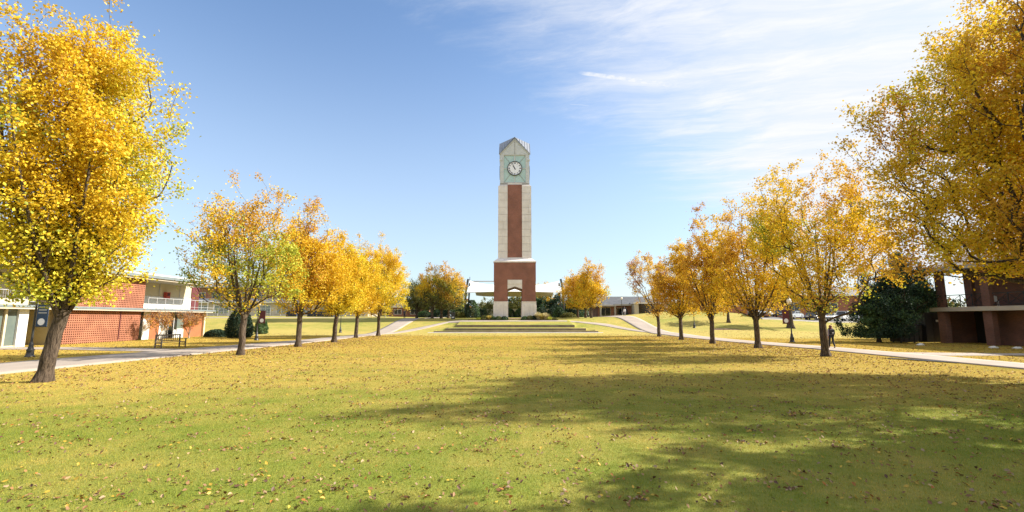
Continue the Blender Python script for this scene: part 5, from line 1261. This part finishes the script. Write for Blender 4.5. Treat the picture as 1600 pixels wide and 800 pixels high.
person((x, y, .035), R(168), 'walker seen from behind with long auburn hair, beside a trunk on the right path', 1.66, .9, 'hair', 'lilac_cloth', 'black_cloth', True)
wk = [q for q in COL.objects if q.name == 'person'][0]; wk.rotation_euler = (0, 0, R(-14))
bp = empty('backpack', (x, y, .035), 'black backpack with pale patches worn by the walker', 'backpack', None, R(-14))
MB().bev(-.15, .15, -.31, -.15, 1.0, 1.40, .05).obj('bag_body', 'bag_cloth', bp); MB().bev(-.11, .11, -.37, -.31, 1.03, 1.22, .03).obj('front_pocket', 'bag_cloth', bp); B(-.05, .05, -.375, -.37, 1.1, 1.16).obj('patch', 'pale_cloth', bp)
for sx in (-1, 1): MB().bar((sx * .1, -.15, 1.38), (sx * .11, .02, 1.47), .05, .02).bar((sx * .11, .02, 1.47), (sx * .12, .14, 1.3), .05, .02).obj('strap', 'bag_cloth', bp)
xx, yy = (632 - 800) / 726 * 93, 93
person(place(xx, yy), R(190), 'distant walker in dark clothes on the left path', 1.75, .7, 'dark_hair', 'blue_cloth', 'black_cloth')
xx, yy = (976 - 800) / 726 * 92, 92
person(place(xx + .0, yy), R(175), 'distant walker in a pale top on the right path', 1.6, .6, 'dark_hair', 'pale_cloth', 'grey_cloth')

# ------------------------------------------------------------------ far woods
def woods():
    rg = np.random.default_rng(9); C = []
    for k in range(330):
        a = rg.uniform(-1.45, 1.45); d = rg.uniform(190, 300); cx, cy = d * math.sin(a), d * math.cos(a); cy = max(cy, 165 if abs(cx) < 150 else 60); h = rg.uniform(5, 9.5); r_ = rg.uniform(4, 8)
        n = 260; q = rg.normal(0, 1, (n, 3)); q /= np.linalg.norm(q, axis=1)[:, None]; q *= rg.uniform(.6, 1, (n, 1)); C.append(np.array([cx, cy, 2.4 + h * .5]) + q * np.array([r_, r_, h * .55]))
    C = np.concatenate(C); cc = leaf_cols(C, 12, 2, (('olive', 1, 1, 1), ('dark', 1, .6, 1), ('rust', .15, .3, 1)), rg, 4.0); V, F = leaves(C, 1.1, rg)
    lab(link('distant_woods', np_mesh('distant_woods', V, F, 'needle', False, np.repeat(cc, 4, 0))), 'distant low belt of mixed woods on the horizon', 'woods', None, 'stuff')
woods()

# ------------------------------------------------------------------ fallen leaves and grass blades
def litter():
    rg = np.random.default_rng(77)
    def pts(n, y0, y1, p=1.0):
        y = y0 + (y1 - y0) * rg.uniform(0, 1, n) ** p; x = rg.uniform(-1, 1, n) * (y * 1.2 + 2); return x, y
    x, y = pts(36000, 3.0, 26.0, .95); x2, y2 = pts(52000, 14, 68, 1.0); x2 = np.clip(x2, -60, 60)
    # little huddles of leaves blown together
    nc = 700; cy = 3.5 + 24 * rg.uniform(0, 1, nc) ** 1.1; cx = rg.uniform(-1, 1, nc) * (cy * 1.2 + 2); q_ = rg.integers(3, 14, nc); kk = np.repeat(np.arange(nc), q_)
    hx, hy = cx[kk] + rg.normal(0, .10, len(kk)), cy[kk] + rg.normal(0, .07, len(kk))
    # drifts under the rows of trees
    n3 = 26000; row = rg.integers(0, 2, n3); ty = np.array([16.5, 28, 36, 42, 50, 58])[rg.integers(0, 6, n3)]; x3 = np.where(row == 0, -16.8, 18.3) + rg.normal(0, 3.4, n3); y3 = ty + rg.normal(0, 3.4, n3)
    X = np.r_[x, x2, x3]; Y = np.r_[y, y2, y3]; far = np.r_[np.zeros(len(x)), np.ones(len(x2)), np.ones(n3)]
    P = np.stack([X, Y, 0 * X], 1); nn = .8 * pnoise(P, .5, 2.0) + 1.1 * pnoise(P, 2.3, 5.0) + .9 * pnoise(P, 5.1, 3.0) + .4 * pnoise(P, .17, 1.0)
    keep = (rg.uniform(-1.1, 1.1, len(X)) < nn + np.where(far > 0, -.05, -.5)) & (Y > 2.5) & (rg.uniform(0, 1, len(X)) < np.where(far > 0, np.clip((Y - 13) / 14, 0, 1), np.clip((27 - Y) / 9, 0, 1))) & ~((X < -20) & (X > -25.3)) & ~((X > 21) & (X < 25.3))
    X, Y, far = X[keep], Y[keep], far[keep]; n = len(X)
    X = np.r_[X, hx]; Y = np.r_[Y, hy]; far = np.r_[far, np.zeros(len(hx))]; n = len(X)
    Z = T(X, Y) + .018 + rg.uniform(0, .014, n)
    s = np.where(far > 0, rg.uniform(.05, .10, n), rg.uniform(.028, .068, n))
    nor = rg.normal(0, .6, (n, 3)); nor[:, 2] = 1; nor /= np.linalg.norm(nor, axis=1)[:, None]
    t = np.cross(nor, rg.normal(0, 1, (n, 3))); t /= np.linalg.norm(t, axis=1)[:, None]; b = np.cross(nor, t); S1 = s[:, None]; C = np.stack([X, Y, Z], 1); cu = rg.uniform(-.1, .3, (n, 1))
    V = np.stack([C - t * S1 * .55, C - t * S1 * .1 + b * S1 * .38 + nor * S1 * cu, C + t * S1 * .3 + b * S1 * .22 + nor * S1 * cu, C + t * S1 * .6, C + t * S1 * .25 - b * S1 * .25 + nor * S1 * cu, C - t * S1 * .15 - b * S1 * .36 + nor * S1 * cu], 1).reshape(-1, 3)
    q = np.arange(n)[:, None] * 6; F = np.concatenate([q + np.array([[0, 1, 2, 3]]), q + np.array([[0, 3, 4, 5]])], 1).reshape(-1, 4)
    pal = np.array([(.24, .11, .04), (.32, .16, .06), (.13, .06, .03), (.42, .28, .14), (.55, .36, .04), (.42, .16, .03), (.34, .23, .13)])
    pn = np.array([.22, .2, .13, .17, .12, .08, .08]); pf = np.array([.20, .22, .10, .14, .20, .08, .06])
    c1 = pal[rg.choice(7, n, p=pn)]; c2 = pal[rg.choice(7, n, p=pf)]; c = np.where(far[:, None] > 0, c2, c1) * rg.uniform(.6, .95, (n, 1))
    lab(link('fallen_leaves', np_mesh('fallen_leaves', V, F, 'litter', False, np.repeat(c, 6, 0))), 'brown, tan and yellow fallen leaves scattered over the lawn', 'fallen leaves', None, 'stuff')
litter()
def grass():
    rg = np.random.default_rng(3); Sz = 1.5; n = 4200
    x = rg.uniform(0, Sz, n); y = rg.uniform(0, Sz, n); a = rg.uniform(0, 2 * PI, n); h = rg.uniform(.014, .038, n); wd = rg.uniform(.0022, .0042, n); le = rg.uniform(0, .02, n); b = rg.uniform(0, 2 * PI, n)
    p0 = np.stack([x - wd * np.cos(a), y - wd * np.sin(a), 0 * x - .003], 1); p1 = np.stack([x + wd * np.cos(a), y + wd * np.sin(a), 0 * x - .003], 1); p2 = np.stack([x + le * np.cos(b), y + le * np.sin(b), h], 1)
    V = np.stack([p0, p1, p2], 1).reshape(-1, 3) - np.array([Sz / 2, Sz / 2, 0]); F = np.arange(3 * n).reshape(-1, 3)
    g = rg.uniform(1.05, 1.8, (n, 1)); c = np.concatenate([g * rg.uniform(.92, 1.12, (n, 1)), g, g * .95], 1); dry = rg.uniform(0, 1, (n, 1)) < .14; c = np.where(dry, c * np.array([1.5, 1.15, 1.3]), c)
    me = np_mesh('grass', V, F, 'grass_blade', False, np.repeat(c, 3, 0)); o = link('grass', me); lab(o, 'short mown grass blades of the near lawn', 'grass', None, 'stuff')
    ng = bpy.data.node_groups.new('grass_spread', 'GeometryNodeTree'); ng.interface.new_socket('Geometry', in_out='INPUT', socket_type='NodeSocketGeometry'); ng.interface.new_socket('Geometry', in_out='OUTPUT', socket_type='NodeSocketGeometry')
    N = ng.nodes; gi = N.new('NodeGroupInput'); go = N.new('NodeGroupOutput'); gr = N.new('GeometryNodeMeshGrid'); tr = N.new('GeometryNodeTransform'); ip = N.new('GeometryNodeInstanceOnPoints'); rv = N.new('FunctionNodeRandomValue'); rv.data_type = 'INT'
    mu = N.new('ShaderNodeMath'); mu.operation = 'MULTIPLY'; mu.inputs[1].default_value = PI / 2; cb = N.new('ShaderNodeCombineXYZ')
    nx_, ny_ = 72, 39; gr.inputs['Size X'].default_value = (nx_ - 1) * Sz; gr.inputs['Size Y'].default_value = (ny_ - 1) * Sz; gr.inputs['Vertices X'].default_value = nx_; gr.inputs['Vertices Y'].default_value = ny_
    tr.inputs['Translation'].default_value = (0, 3.0 + (ny_ - 1) * Sz / 2, 0)
    ints = [s_ for s_ in rv.inputs if s_.type == 'INT' and s_.enabled]; ints[0].default_value = 0; ints[1].default_value = 3
    l = ng.links; l.new(gr.outputs['Mesh'], tr.inputs['Geometry']); l.new(tr.outputs[0], ip.inputs['Points']); l.new(gi.outputs[0], ip.inputs['Instance'])
    ro = [s_ for s_ in rv.outputs if s_.type == 'INT' and s_.enabled][0]
    l.new(ro, mu.inputs[0]); l.new(mu.outputs[0], cb.inputs[2]); l.new(cb.outputs[0], ip.inputs['Rotation']); l.new(ip.outputs[0], go.inputs[0])
    o.modifiers.new('spread', 'NODES').node_group = ng
grass()
